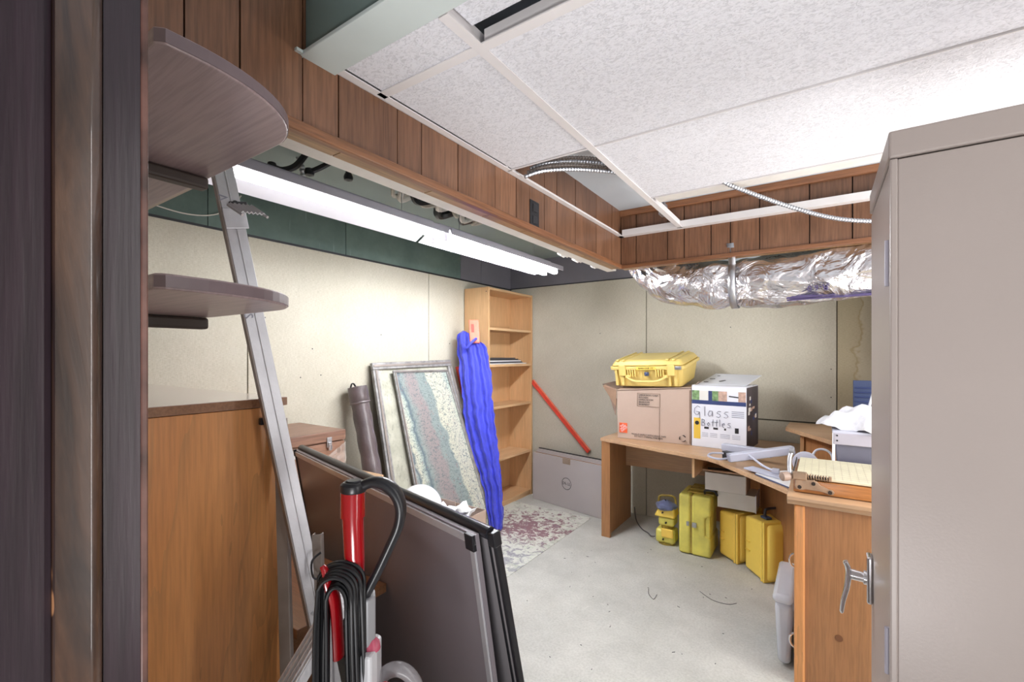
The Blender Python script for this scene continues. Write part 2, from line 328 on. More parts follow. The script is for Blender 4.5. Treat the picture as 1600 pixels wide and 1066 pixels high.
# ------------------------------------------------------------------ geometry helpers
class B:
    def __init__(s): s.v = []; s.f = []; s.X = Matrix.Identity(4)
    def add(s, vs, fs):
        o = len(s.v); s.v += [tuple(s.X @ Vector(p)) for p in vs]; s.f += [tuple(i + o for i in f) for f in fs]; return s
    def box(s, x0, y0, z0, x1, y1, z1):
        vs = [(x, y, z) for z in (z0, z1) for y in (y0, y1) for x in (x0, x1)]
        return s.add(vs, [(0, 2, 3, 1), (4, 5, 7, 6), (0, 1, 5, 4), (2, 6, 7, 3), (0, 4, 6, 2), (1, 3, 7, 5)])
    def hexa(s, p):  # p: 4 bottom (ccw), 4 top
        return s.add(p, [(3, 2, 1, 0), (4, 5, 6, 7), (0, 1, 5, 4), (1, 2, 6, 5), (2, 3, 7, 6), (3, 0, 4, 7)])
    def prism(s, poly, z0, z1):
        n = len(poly); vs = [(x, y, z0) for x, y in poly] + [(x, y, z1) for x, y in poly]
        fs = [tuple(range(n - 1, -1, -1)), tuple(range(n, 2 * n))] + [(i, (i + 1) % n, (i + 1) % n + n, i + n) for i in range(n)]
        return s.add(vs, fs)
    def extr(s, poly, axis, a0, a1):  # poly in the two other axes, extruded along axis
        n = len(poly)
        def mk(p, a): return {'x': (a, p[0], p[1]), 'y': (p[0], a, p[1]), 'z': (p[0], p[1], a)}[axis]
        vs = [mk(p, a0) for p in poly] + [mk(p, a1) for p in poly]
        fs = [tuple(range(n - 1, -1, -1)), tuple(range(n, 2 * n))] + [(i, (i + 1) % n, (i + 1) % n + n, i + n) for i in range(n)]
        return s.add(vs, fs)
    def tube(s, pts, r, n=10, closed=False, flat=1.0):
        pts = [Vector(p) for p in pts]; m = len(pts)
        rr = r if isinstance(r, (list, tuple)) else [r] * m
        t = (pts[1] - pts[0]).normalized(); up = Vector((0, 0, 1)) if abs(t.z) < 0.9 else Vector((1, 0, 0))
        u = t.cross(up).normalized(); vs = []
        for i in range(m):
            if closed: t = (pts[(i + 1) % m] - pts[i - 1]).normalized()
            else: t = (pts[min(i + 1, m - 1)] - pts[max(i - 1, 0)]).normalized()
            u = (u - t * u.dot(t)).normalized(); w_ = t.cross(u)
            for k in range(n):
                a = 2 * PI * k / n
                vs.append(tuple(pts[i] + (u * math.cos(a) + w_ * math.sin(a) * flat) * rr[i]))
        fs = []
        for i in range(m if closed else m - 1):
            j = (i + 1) % m
            for k in range(n): fs.append((i * n + k, i * n + (k + 1) % n, j * n + (k + 1) % n, j * n + k))
        if not closed: fs += [tuple(range(n - 1, -1, -1)), tuple(range((m - 1) * n, m * n))]
        return s.add(vs, fs)
    def cyl(s, p0, p1, r0, r1=None, n=20): return s.tube([p0, p1], [r0, r0 if r1 is None else r1], n)
    def lathe(s, prof, c=(0, 0, 0), n=24):
        vs = []; fs = []
        for r, z in prof:
            for k in range(n):
                a = 2 * PI * k / n; vs.append((c[0] + r * math.cos(a), c[1] + r * math.sin(a), c[2] + z))
        for i in range(len(prof) - 1):
            for k in range(n): fs.append((i * n + k, i * n + (k + 1) % n, (i + 1) * n + (k + 1) % n, (i + 1) * n + k))
        fs += [tuple(range(n - 1, -1, -1)), tuple(range((len(prof) - 1) * n, len(prof) * n))]
        return s.add(vs, fs)
    def grid(s, fn, nu, nv, closed_u=False):
        vs = [fn(i / nu, j / nv) for j in range(nv + 1) for i in range(nu + (0 if closed_u else 1))]
        w_ = nu if closed_u else nu + 1; fs = []
        for j in range(nv):
            for i in range(nu):
                a = j * w_ + i; b = j * w_ + (i + 1) % w_
                fs.append((a, b, b + w_, a + w_))
        return s.add(vs, fs)
W = {}
def obj(name, b, mt, parent=None, bev=0.0, smooth=False, local=False, label=None, seg=2, solid=0.0, subd=0):
    me = bpy.data.meshes.new(name)
    vs = b.v
    Wm = W.get(parent.name) if parent else None
    if Wm is not None and not local:
        inv = Wm.inverted(); vs = [tuple(inv @ Vector(p)) for p in vs]
    me.from_pydata(vs, [], b.f); me.update(); me.validate()
    me.materials.append(mt)
    o = bpy.data.objects.new(name, me); C.objects.link(o)
    if parent:
        o.parent = parent
        if Wm is not None: W[o.name] = Wm
    if smooth:
        me.shade_smooth(); me.set_sharp_from_angle(angle=math.radians(42))
    if solid:
        md = o.modifiers.new('solid', 'SOLIDIFY'); md.thickness = solid; md.offset = 0
    if subd:
        md = o.modifiers.new('sub', 'SUBSURF'); md.levels = subd; md.render_levels = subd
    if bev:
        md = o.modifiers.new('bevel', 'BEVEL'); md.width = bev; md.segments = seg; md.limit_method = 'ANGLE'; md.angle_limit = math.radians(35)
    if label: o['label'] = label
    return o
def thing(name, label, cat, loc=(0, 0, 0), rot=(0, 0, 0), group=None):
    o = bpy.data.objects.new(name, None); C.objects.link(o); o.empty_display_size = 0.1
    o.location = loc; o.rotation_euler = rot
    from mathutils import Euler
    W[o.name] = Matrix.Translation(loc) @ Euler(rot).to_matrix().to_4x4()
    o['label'] = label; o['category'] = cat
    if group: o['group'] = group
    return o
def tag(o, label, cat, group=None):
    o['label'] = label; o['category'] = cat
    if group: o['group'] = group
    return o
def struct(name, b, mt, parent=None, **kw):
    o = obj(name, b, mt, parent, **kw)
    if not parent: o['kind'] = 'structure'
    return o
def bx(*a): return B().box(*a)
def text_obj(name, txt, size, mt, mat, parent, ext=0.0006, align='CENTER', label=None):
    """real lettering: mat places the text plane (x right, y up, z out of the surface) in the world"""
    cu = bpy.data.curves.new('tmp', 'FONT'); cu.body = txt; cu.size = size; cu.extrude = ext
    cu.align_x = align; cu.align_y = 'CENTER'; cu.resolution_u = 2
    t = bpy.data.objects.new('tmp', cu); C.objects.link(t)
    dg = bpy.context.evaluated_depsgraph_get(); me = bpy.data.meshes.new_from_object(t.evaluated_get(dg))
    bpy.data.objects.remove(t); bpy.data.curves.remove(cu)
    b = B(); b.X = mat; b.add([tuple(v.co) for v in me.vertices], [tuple(p.vertices) for p in me.polygons])
    bpy.data.meshes.remove(me)
    return obj(name, b, mt, parent, label=label)
def basis(o, x, y, z=None):
    x = Vector(x).normalized(); y = Vector(y); y = (y - x * y.dot(x)).normalized()
    z = x.cross(y) if z is None else Vector(z)
    m = Matrix.Identity(4)
    for i in range(3): m[i][0] = x[i]; m[i][1] = y[i]; m[i][2] = z[i]; m[i][3] = o[i]
    return m
FRONT = lambda o, rz=0: basis(o, (math.cos(rz), math.sin(rz), 0), (0, 0, 1))        # faces -Y when rz = 0
class Quad:
    """bilinear patch: s from left to right, t from bottom to top, h out towards the viewer side"""
    def __init__(s, BL, BR, TL, TR):
        s.c = [Vector(p) for p in (BL, BR, TL, TR)]
        s.n = (s.c[1] - s.c[0]).cross(s.c[2] - s.c[0]).normalized()
    def p(s, a, b, h=0):
        BL, BR, TL, TR = s.c
        return tuple((BL * (1 - a) + BR * a) * (1 - b) + (TL * (1 - a) + TR * a) * b + s.n * h)
    def slab(s, b_, a0, a1, t0, t1, h0, h1):
        P = s.p
        b_.hexa([P(a0, t0, h0), P(a1, t0, h0), P(a1, t1, h0), P(a0, t1, h0), P(a0, t0, h1), P(a1, t0, h1), P(a1, t1, h1), P(a0, t1, h1)])
        return b_
def smoothpts(pts, k=8):
    pts = [Vector(p) for p in pts]; out = []
    for i in range(len(pts) - 1):
        p0 = pts[max(i - 1, 0)]; p1 = pts[i]; p2 = pts[i + 1]; p3 = pts[min(i + 2, len(pts) - 1)]
        for j in range(k):
            t = j / k
            out.append(0.5 * ((2 * p1) + (p2 - p0) * t + (2 * p0 - 5 * p1 + 4 * p2 - p3) * t * t + (3 * p1 - p0 - 3 * p2 + p3) * t ** 3))
    out.append(pts[-1]); return out
def flex(pts, r, pitch=0.008, k=10):
    """ribbed flexible conduit"""
    sp = smoothpts(pts, k); L = 0; out = [sp[0]]
    step = pitch / 4; acc = 0; res = [sp[0]]
    for a, b in zip(sp, sp[1:]):
        d = (b - a).length; n = max(1, int(d / step))
        for j in range(1, n + 1): res.append(a.lerp(b, j / n))
    rad = [r * (1.0 + 0.16 * math.sin(2 * PI * i / 4)) for i in range(len(res))]
    return B().tube(res, rad, 7)

# ================================================================== SETTING
XL, YB, YF, XR = -2.70, 3.95, 0.17, 1.75
ZC, ZU = 2.10, 2.26            # tile grid, upper ceiling
struct('floor', bx(XL - .1, -2.2, -0.08, XR + .1, YB + .1, 0.0), M['floor'])
# left wall: backing with separate sheets
wl = struct('wall_left', bx(XL - .12, YF - .1, 0, XL - .012, YB + .12, 2.42), M['seam'])
ys = [YF, 1.303, 2.746, YB]
for a, b in zip(ys, ys[1:]): obj('panel', bx(XL - .012, a + .003, 0.0, XL, b - .003, 2.08), M['fibre'], wl, bev=.002, seg=1)
for a, b in ((YF, 1.1), (1.1, 1.95), (1.95, 3.15)): obj('green_panel', bx(XL - .012, a + .002, 2.085, XL - .002, b - .002, 2.36), M['green'], wl)
obj('mauve_panel', bx(XL - .012, 3.152, 2.085, XL - .002, 3.45, 2.36), M['mauve_board'], wl)
obj('mauve_panel', bx(XL - .012, 3.454, 2.085, XL - .002, YB, 2.36), M['mauve_board'], wl)
obj('batten', bx(XL - .002, YF, 2.074, XL + .006, YB, 2.086), M['dark_steel'], wl)
# little nail holes
for y, z in ((2.25, 1.55), (1.4, 1.62), (1.7, 1.44), (1.76, 1.27), (3.0, 1.5), (1.62, 1.26)):
    obj('nail_head', B().cyl((XL - .001, y, z), (XL + .0015, y, z), .004, n=8), M['dark_steel'], wl)
# back wall
wb = struct('wall_back', bx(XL - .12, YB + .012, 0, XR + .12, YB + .12, 2.42), M['seam'])
obj('panel', bx(XL, YB, 0, -1.273, YB + .012, 2.085), M['fibre'], wb, bev=.002, seg=1)
obj('panel', bx(-1.267, YB, .915, .081, YB + .012, 2.085), M['fibre'], wb, bev=.002, seg=1)
obj('panel', bx(-1.267, YB, 0, .081, YB + .012, .905), M['fibre'], wb, bev=.002, seg=1)
obj('panel', bx(.087, YB, .915, XR, YB + .012, 2.085), M['fibre_stain'], wb, bev=.002, seg=1)
obj('panel', bx(.087, YB, 0, XR, YB + .012, .905), M['fibre_low'], wb, bev=.002, seg=1)
obj('mauve_panel', bx(XL, YB - .003, 2.09, -1.05, YB + .01, 2.36), M['mauve_board'], wb)
obj('mauve_panel', bx(-1.045, YB - .003, 2.09, -.3, YB + .01, 2.36), M['ceil_blue'], wb)
obj('mauve_panel', bx(-.295, YB - .003, 2.09, XR, YB + .01, 2.36), M['mauve_board'], wb)
obj('batten', bx(XL, YB - .006, 2.082, XR, YB, 2.092), M['dark_steel'], wb)
for x, z in ((-.95, 1.87), (.05, 1.93), (.05, 1.3), (.05, 1.1), (-.6, 1.62), (-1.7, 1.6)):
    obj('nail_head', B().cyl((x, YB - .002, z), (x, YB + .001, z), .004, n=8), M['dark_steel'], wb)
struct('wall_right', bx(XR, YF - .1, 0, XR + .12, YB + .12, 2.42), M['fibre'])
# front wall with the doorway the camera stands in
wf = struct('wall_front', B().box(XL - .12, YF - .11, 0, -.60, YF, 2.42).box(.62, YF - .11, 0, XR + .12, YF, 2.42).box(-.60, YF - .11, 2.14, .62, YF, 2.42), M['fibre'])
# door frame (left jamb profile seen close by, plus right jamb and head)
dr = struct('door_1', bx(-.60, -.03, 0, -.556, .104, 2.14), M['jamb'], bev=.001)
obj('door_stop', B().prism([(-.60, .104), (-.545, .104)] + [(-.556 + .011 * math.cos(a), .127 + .0105 * math.sin(a)) for a in [i * PI / 20 for i in range(11)]] + [(-.60, .1375)], 0, 2.14), M['jamb_worn'], dr, smooth=True)
obj('casing', bx(-.60, .1376, 0, -.5525, .1655, 2.14), M['jamb'], dr)
obj('casing_edge', bx(-.60, .1656, 0, -.5518, .172, 2.14), M['jamb_edge'], dr, bev=.0015)
obj('jamb_right', bx(.60, -.03, 0, .64, .172, 2.14), M['jamb'], dr)
obj('jamb_head', bx(-.60, -.03, 2.10, .64, .172, 2.14), M['jamb'], dr)

# upper ceilings
cl = struct('ceiling', bx(-1.06, YF, ZU, XR, 2.70, ZU + .04), M['ceil_blue'])
struct('ceiling_2', bx(XL, YF, 2.36, -1.0, YB, 2.40), M['greenboard_ceiling'])
struct('ceiling_3', bx(-1.0, 2.70, 2.36, XR, YB, 2.40), M['greenboard_ceiling'])
# beam crossing near the front, its pale flange and web
bm_ = struct('trim_1', bx(-1.052, .60, 2.094, XR, .692, 2.104), M['beam_paint'], bev=.002)
obj('beam_web', bx(-.998, .612, 2.104, XR, .624, 2.26), M['beam_web'], bm_)
obj('flange_ear', bx(-1.052, .585, 2.096, -.99, .60, 2.103), M['beam_paint'], bm_)
obj('bolt', B().cyl((-1.03, .62, 2.093), (-1.03, .62, 2.09), .004, n=8), M['dark_steel'], bm_)
# beige box beam along the front wall on the left
struct('trim_2', bx(XL, YF, 2.07, -2.0, .80, 2.36), M['beam_beige'])

# soffit, left run (face x = -1.0) and back run (face y = 2.63)
ZS0, ZS1 = 1.918, ZU
def y_on(u):
    r = (u - 800) / 714; return (.827 + .562 * r) / (.562 - .827 * r)
sl = struct('trim_3', B().box(-1.085, YF, ZS0 + .02, -1.012, 2.72, 2.36), M['black_gap'])
us = [232, 288, 375, 473, 529, 621, 659, 715.6, 774, 807, 828, 851, 870, 899, 910, 932, 956]
yy = [YF] + [y_on(u) for u in us[1:]] + [2.63]
for a, b in zip(yy, yy[1:]):
    pl = obj('plank', bx(-1.012, a + .0018, ZS0 + .012, -1.0 + random.uniform(-.001, .001), b - .0018, ZS1), M['plank'], sl)
obj('trim_strip', bx(-1.016, YF, ZS0 - .004, -.990, 2.64, ZS0 + .022), M['trim_y'], sl, bev=.004)
yb_ = YF
for w_ in (.55, .33, .30, .26, .3, .28, .2, .24):
    obj('underside_board', bx(-1.056, yb_ + .002, ZS0, -1.014, min(yb_ + w_, 2.64) - .002, ZS0 + .012), M['plank_under'], sl); yb_ += w_
obj('white_strip', bx(-1.115, YF, ZS0 + .002, -1.056, 2.70, ZS0 + .022), M['white_paint'], sl, bev=.002)
obj('back_board', bx(-1.10, YF, ZS0 + .02, -1.087, 2.70, 2.36), M['greenboard_ceiling'], sl)
obj('outlet_plate', bx(-1.001, 1.60, 1.935, -.996, 1.672, 2.045), M['black'], sl, bev=.002)
for zz in (1.965, 2.015): obj('outlet_socket', bx(-.997, 1.620, zz - .016, -.993, 1.652, zz + .016), M['dark_steel'], sl, bev=.003)

def x_on(u, y=2.63):
    r = (u - 800) / 714; return (y * .827 * r - .562 * y) / (.827 + .562 * r)
sb = struct('trim_4', bx(-1.0, 2.645, ZS0 + .02, XR, 2.70, 2.36), M['black_gap'])
ux = [994, 1043, 1069, 1111, 1141, 1187, 1265, 1332]
xx = [-1.0] + [x_on(u) for u in ux] + [.33, .55, .70, .95, 1.1, 1.35, XR]
for a, b in zip(xx, xx[1:]):
    obj('plank', bx(a + .0025, 2.63 + random.uniform(-.001, .001), ZS0 + .012, b - .0025, 2.645, ZS1 - .03), M['plank'], sb)
obj('trim_strip', bx(-1.0, 2.618, ZS0 - .004, XR, 2.648, ZS0 + .018), M['trim_x'], sb, bev=.004)
obj('top_strip', bx(-1.0, 2.612, ZS1 - .035, XR, 2.632, ZS1), M['trim_x'], sb, bev=.003)
obj('underside_board', bx(-1.0, 2.65, ZS0, XR, 2.70, ZS0 + .02), M['plank_under'], sb)

# suspended grid
def tee(name, x0, y0, x1, y1, w_=.026, par=cl):
    b = B()
    if abs(x1 - x0) > abs(y1 - y0):
        b.box(x0, y0 - w_ / 2, ZC, x1, y0 + w_ / 2, ZC + .003).box(x0, y0 - .0015, ZC + .003, x1, y0 + .0015, ZC + .04)
    else:
        b.box(x0 - w_ / 2, y0, ZC, x0 + w_ / 2, y1, ZC + .003).box(x0 - .0015, y0, ZC + .003, x0 + .0015, y1, ZC + .04)
    return obj(name, b, M['grid_white'], par)
XT = -.648; X2 = .572
tee('main_tee', XT, .70, XT, 2.60); tee('main_tee', X2, .70, X2, 2.60)
tee('cross_tee', -.99, .824, XT - .013, .824); tee('cross_tee', -.99, 1.431, XT - .013, 1.431, .006)
for y in (.824,): tee('cross_tee', XT + .013, y, X2 - .013, y)
for y in (1.431, 2.04):
    tee('cross_tee', XT + .013, y, X2 - .013, y, .003); tee('cross_tee', X2 + .013, y, XR, y, .003)
tee('cross_tee', X2 + .013, .824, XR, .824)
# wall angles
obj('wall_angle', B().box(-.999, .69, ZC, -.975, 2.63, ZC + .003).box(-1.0, .69, ZC, -.998, 2.63, ZC + .025), M['grid_white'], cl)
obj('wall_angle', B().box(-1.0, 2.585, ZC, XR, 2.628, ZC + .004).box(-.975, 2.585, ZC + .004, XR, 2.588, ZC + .035), M['grid_white'], cl)
obj('edge_board', bx(XT + .02, 2.05, ZC + .012, XR, 2.15, ZC + .02), M['white_paint'], cl)
def tile(x0, y0, x1, y1, dz=.004, th=.014):
    return obj('ceiling_tile', bx(x0, y0, ZC + dz, x1, y1, ZC + dz + th), M['tile'], cl, bev=.002, seg=1)
tile(-.972, .70, XT - .004, .818); tile(-.972, .83, XT - .004, 1.427)
tile(XT + .004, .70, X2 - .006, .79, .03)
tile(XT + .004, .832, X2 - .006, 1.427); tile(XT + .004, 1.435, X2 - .006, 2.036)
tile(X2 + .006, .70, XR, .818); tile(X2 + .006, .832, XR, 1.427); tile(X2 + .006, 1.435, XR, 2.036)
# bracket where the main tee meets the back angle
obj('tee_bracket', B().box(XT - .03, 2.30, ZC + .003, XT - .002, 2.36, ZC + .06), M['steel'], cl)

# ================================================================== LIGHT FITTINGS
def fitting(y0, y1, label, two):
    t = thing('fluorescent_fitting', label, 'light fitting', (-1.65, (y0 + y1) / 2, 2.0))
    ref = [(-1.545, 2.008), (-1.556, 2.036), (-1.72, 2.040), (-1.785, 2.002), (-1.782, 2.000), (-1.718, 2.037), (-1.558, 2.033), (-1.548, 2.008)]
    obj('reflector', B().extr(ref, 'y', y0, y1), M['lamp_paint'], t)
    obj('side_skirt', bx(-1.545, y0, 2.010, -1.5435, y1, 2.038), M['lamp_side'], t)
    obj('housing', bx(-1.71, y0 + .01, 2.042, -1.64, y1 - .01, 2.085), M['lamp_side'], t, bev=.004)
    for x in ((-1.595, -1.685) if two else (-1.595,)):
        tb = obj('tube', B().cyl((x, y0 + .03, 2.0), (x, y1 - .03, 2.0), .0165, n=14), M['tube_on'] if two else M['tube_dim'], t, smooth=True)
        for y, s in ((y0 + .018, 1), (y1 - .018, -1)):
            obj('lamp_holder', bx(x - .012, y - .01, 1.985, x + .012, y + .006, 2.034), M['lamp_paint'], t, bev=.002)
    for y in (y0 + .2, y1 - .2):
        obj('hanger_wire', B().cyl((-1.67, y, 2.085), (-1.67, y, 2.36), .0018, n=6), M['steel'], t)
    return t
fitting(.50, 1.715, 'near white fluorescent fitting with one lit tube above the ladder', False)
fitting(1.735, 2.93, 'far fluorescent fitting glowing brightest, close to the bookcase corner', True)

# things on the upper ceiling beside the lamps
o = obj('flexible_conduit', flex([(-2.12, .82, 2.30), (-2.125, .95, 2.26), (-2.12, 1.08, 2.235), (-2.10, 1.20, 2.225), (-2.07, 1.255, 2.25), (-2.05, 1.22, 2.34)], .014, .016), M['steel']); tag(o, 'looped silver flexible conduit above the near lamp fitting', 'conduit')
for i, (pts, r, lab) in enumerate([
        ([(-2.0, 1.23, 2.345), (-2.04, 1.20, 2.285), (-2.08, 1.16, 2.262), (-2.10, 1.12, 2.27)], .015, 'short black cable stub curling beside the conduit loop under ceiling'),
        ([(-1.84, 1.34, 2.355), (-1.93, 1.28, 2.29), (-1.985, 1.235, 2.255)], .013, 'straight black cable stub slanting down behind the soffit'),
        ([(-1.92, 1.40, 2.36), (-1.92, 1.40, 2.27)], .014, 'short black hanging peg right of the slanting cable stub')]):
    t = thing('cable_stub', lab, 'cable', pts[-1])
    obj('cable', B().tube(smoothpts(pts, 6) if len(pts) > 2 else pts, r, 8), M['black'], t, smooth=True)
    e = Vector(pts[-1]); obj('plug', B().lathe([(.003, -.020), (.020, -.014), (.023, 0), (.018, .016), (.004, .022)], tuple(e), 12), M['black'], t, smooth=True)
t = thing('pipe_bundle', 'messy bundle of wrapped pale pipes and wires behind the soffit', 'pipes', (-1.85, 2.0, 2.3))
rnd = random.Random(3)
for i in range(10):
    y0 = 1.58 + i * .075; p = [(-1.74 - rnd.random() * .1, y0, 2.35), (-1.82 - rnd.random() * .1, y0 + .06, 2.24 + rnd.random() * .04), (-1.84 - rnd.random() * .1, y0 + .14, 2.24 + rnd.random() * .05), (-1.78, y0 + .24, 2.33)]
    obj('pipe', B().tube(smoothpts(p, 5), .010 + .014 * rnd.random(), 8), (M['insul'], M['white_paint'], M['black'])[i % 3], t, smooth=True)
for i in range(2):
    y0 = 2.15 + i * .17
    o = obj('flexible_duct', flex([(-1.14, y0, 2.0), (-1.17, y0 + .05, 1.972), (-1.17, y0 + .10, 1.968), (-1.14, y0 + .15, 1.99)], .028, .03), M['white_paint'], smooth=True)
    tag(o, ('white ribbed duct loop bulging under the soffit edge, nearer one', 'white ribbed duct loop under the soffit edge, farther one near the outlet')[i], 'duct')
o = obj('flexible_duct', flex([(-1.13, 2.50, 1.99), (-1.15, 2.56, 1.955), (-1.15, 2.62, 1.955), (-1.13, 2.66, 1.98)], .02, .03), M['white_paint'], smooth=True)
tag(o, 'small white ribbed duct end below the soffit inner corner', 'duct')
# thin white cord sagging on the green board
o = obj('hanging_cord', B().tube(smoothpts([(-2.685, .86, 2.13), (-2.683, .98, 2.12), (-2.683, 1.10, 2.14), (-2.683, 1.2, 2.2), (-2.685, 1.26, 2.29)], 6), .0035, 6), M['white_paint']); tag(o, 'thin white cord sagging across the dark green upper wall', 'cord')

# conduits around the tile grid
o = obj('flexible_conduit', flex([(-.34, 2.03, 2.115), (-.30, 2.06, 2.09), (-.10, 2.22, 2.01), (.08, 2.36, 1.965), (.30, 2.46, 1.95), (.5, 2.5, 1.96)], .0085, .011), M['steel']); tag(o, 'silver flexible conduit hanging from the tile edge to the metal cabinet', 'conduit')
t = thing('conduit_bundle', 'bundle of grey flexible conduits over the missing tile opening', 'conduit', (-.8, 1.7, 2.17))
for i in range(4):
    z = 2.125 + .022 * i
    obj('conduit', flex([(-.96, 1.50 + i * .02, z - .03), (-.90, 1.56 + i * .02, z), (-.78, 1.66 + i * .02, z + .01), (-.64, 1.80 + i * .03, z), (-.5, 2.2, z + .01)], .0075, .011), M['steel'] if i % 2 == 0 else M['alu_dark'], t)
tag(obj('junction_box', bx(-.665, 2.02, 2.14, -.60, 2.10, 2.20), M['steel'], bev=.003), 'small galvanised junction box above the main ceiling tee', 'junction box')

# ================================================================== SILVER DUCT
t = thing('insulated_duct', 'silver foil insulated duct slung under the wood panelled soffit', 'duct', (0, 2.79, 1.8))
path = smoothpts([(-.98, 3.02, 2.2), (-.93, 2.93, 2.03), (-.78, 2.84, 1.87), (-.5, 2.795, 1.80), (-.2, 2.79, 1.795), (.2, 2.785, 1.82), (.7, 2.79, 1.84), (1.2, 2.8, 1.84)], 14)
NR = 48; vs = []; fs = []
u = Vector((0, -1, 0))
for i, p in enumerate(path):
    tg = (path[min(i + 1, len(path) - 1)] - path[max(i - 1, 0)]).normalized()
    u = (u - tg * u.dot(tg)).normalized(); w_ = tg.cross(u)
    r0 = .140
    pin = math.exp(-((p.x + .40) / .035) ** 2) * .018
    for k in range(NR):
        a = 2 * PI * k / NR; d = u * math.cos(a) + w_ * math.sin(a)
        q = p + d * r0
        nz = mnoise.noise(q * 9) * .016 + mnoise.noise(Vector((q.x * 14, q.y * 26, q.z * 26))) * .009 + abs(mnoise.noise(Vector((q.x * 30 + k * .05, q.y * 22, q.z * 22)))) * -.008
        vs.append(tuple(p + d * (r0 - pin + nz)))
for i in range(len(path) - 1):
    for k in range(NR): fs.append((i * NR + k, i * NR + (k + 1) % NR, (i + 1) * NR + (k + 1) % NR, (i + 1) * NR + k))
b = B(); b.v = vs; b.f = fs
o = obj('foil_jacket', b, M['foil'], t, subd=1); o.data.shade_smooth()
# strap
sp = [(-.40, 2.617, 1.985)] + [(-.40, 2.79 - .139 * math.cos(a), 1.797 - .139 * math.sin(a)) for a in [(-40 + i * 12) * PI / 180 for i in range(22)]]
b = B(); n = len(sp); b.v = [(p[0] - .017, p[1], p[2]) for p in sp] + [(p[0] + .017, p[1], p[2]) for p in sp]; b.f = [(i, i + 1, n + i + 1, n + i) for i in range(n - 1)]
obj('strap', b, M['steel'], t, solid=.0015, smooth=True)
def duct_pt(x, ang, r=.147): return Vector((x, 2.787 - r * math.cos(ang), 1.81 - r * math.sin(ang)))
a0 = math.radians(33)
tb = basis(duct_pt(-.02, a0, .152), (-1, 0, 0), (0, math.sin(a0) , -math.cos(a0)))
text_obj('lettering', 'R-6.0', .040, M['ink_purple'], tb, t, .004)
a1 = math.radians(56)
for x0, x1, aa in ((-.15, .25, 58), (-.2, .05, 52)):
    q0, q1 = duct_pt(x0, math.radians(aa), .149), duct_pt(x1, math.radians(aa), .149)
    b = B(); b.hexa([tuple(duct_pt(x, math.radians(a_), r_)) for r_ in (.14, .151) for x, a_ in ((x0, aa + 5), (x1, aa + 1), (x1, aa - 1), (x0, aa))])
    obj('print_band', b, M['ink_purple'], t)

# ================================================================== BOOKCASE
t = thing('bookcase', 'tall narrow beech bookcase in the room corner', 'bookcase', (-2.555, 3.56, 0))
for y in (3.19, 3.905): obj('side_panel', bx(-2.69, y, 0, -2.42, y + .025, 2.0), M['beech_z'], t, bev=.0015)
obj('back_panel', bx(-2.69, 3.215, .05, -2.682, 3.905, 1.99), M['beech_z'], t)
obj('top_panel', bx(-2.69, 3.215, 1.978, -2.42, 3.905, 1.998), M['beech_y'], t, bev=.0015)
for z in (1.645, 1.315, .935, .455, .055):
    obj('shelf', bx(-2.682, 3.215, z - .022, -2.425, 3.905, z), M['beech_y'], t, bev=.0015)
obj('plinth', bx(-2.45, 3.215, 0, -2.435, 3.905, .032), M['beech_y'], t)
for i, z in enumerate((1.96, 1.30, .93, .44)):
    obj('screw', B().cyl((-2.44, 3.189, z), (-2.44, 3.1885, z), .005, n=8), M['dark_steel'], t)
for i, (a, b_, h, mt, lab) in enumerate([
        (3.24, 3.86, .010, M['card_white2'], 'large pale folder at the bottom of the bookcase paper stack'),
        (3.25, 3.80, .012, M['navy_board'], 'blue grey binder second from the bottom of the bookcase paper stack'),
        (3.23, 3.78, .016, M['paper_dark'], 'thick black folder in the middle of the bookcase paper stack'),
        (3.26, 3.74, .012, M['black'], 'thin black binder second from the top of the bookcase paper stack'),
        (3.24, 3.70, .010, M['paper_dark'], 'dark brown folder on top of the bookcase paper stack')]):
    z = 1.315 + sum((.010, .012, .016, .012)[:i]); j = i * .006
    t = thing('folder', lab, 'folder', (-2.54, 3.5, z), group='folders on the bookcase')
    obj('cover', B().box(-2.66 + j, a, z + .0005, -2.445 - j, b_, z + .002).box(-2.66 + j, a, z + h - .002, -2.445 - j, b_, z + h - .0005).box(-2.66 + j, a, z + .002, -2.656 + j, b_, z + h - .002), mt, t)
    obj('pages', bx(-2.655 + j, a + .004, z + .002, -2.45 - j, b_ - .004, z + h - .002), M['paper'] if i in (0, 2) else M['paper_dark'], t)

# ================================================================== BLUE BAG and RED POLES
t = thing('blue_bag', 'long blue nylon bag leaning against the bookcase side', 'bag', (-2.35, 2.9, 0))
P0 = Vector((-2.14, 2.93, .02)); P1 = Vector((-2.52, 3.05, 1.56)); ax = (P1 - P0)
e1 = Vector((.83, .56, 0)); e2 = Vector((-.56, .83, 0))
def bagfn(u_, v_):
    a = 2 * PI * u_
    wr = .045 + .085 * min(1, v_ / .55) ** .9
    if v_ > .975: wr *= 1 - .5 * ((v_ - .975) / .025) ** 2
    fold = 1 + .22 * max(-.6, math.sin(4 * a + 2.2 * v_ + .6)) + .12 * math.sin(7 * a - 3 * v_ + 1)
    c = P0 + ax * v_ + e1 * .012 * math.sin(v_ * 9)
    q = c + e1 * (wr * math.cos(a) * (1 + .04 * math.sin(3 * v_ * 6))) + e2 * (wr * .34 * fold * math.sin(a))
    q -= e2 * (.016 * math.sin(11 * math.cos(a) + 2.5 * v_ + 2 * mnoise.noise(Vector((a, v_ * 3, 5)))) * (1 if math.sin(a) < 0 else 0) * min(1, -math.sin(a) * 2))
    q += Vector((1, 1, 1)) * (mnoise.noise(q * 16) * .009 + mnoise.noise(q * 40) * .003)
    if v_ > .93: q.z += .05 * math.cos(a + 2.6) * (v_ - .93) / .07
    return tuple(q)
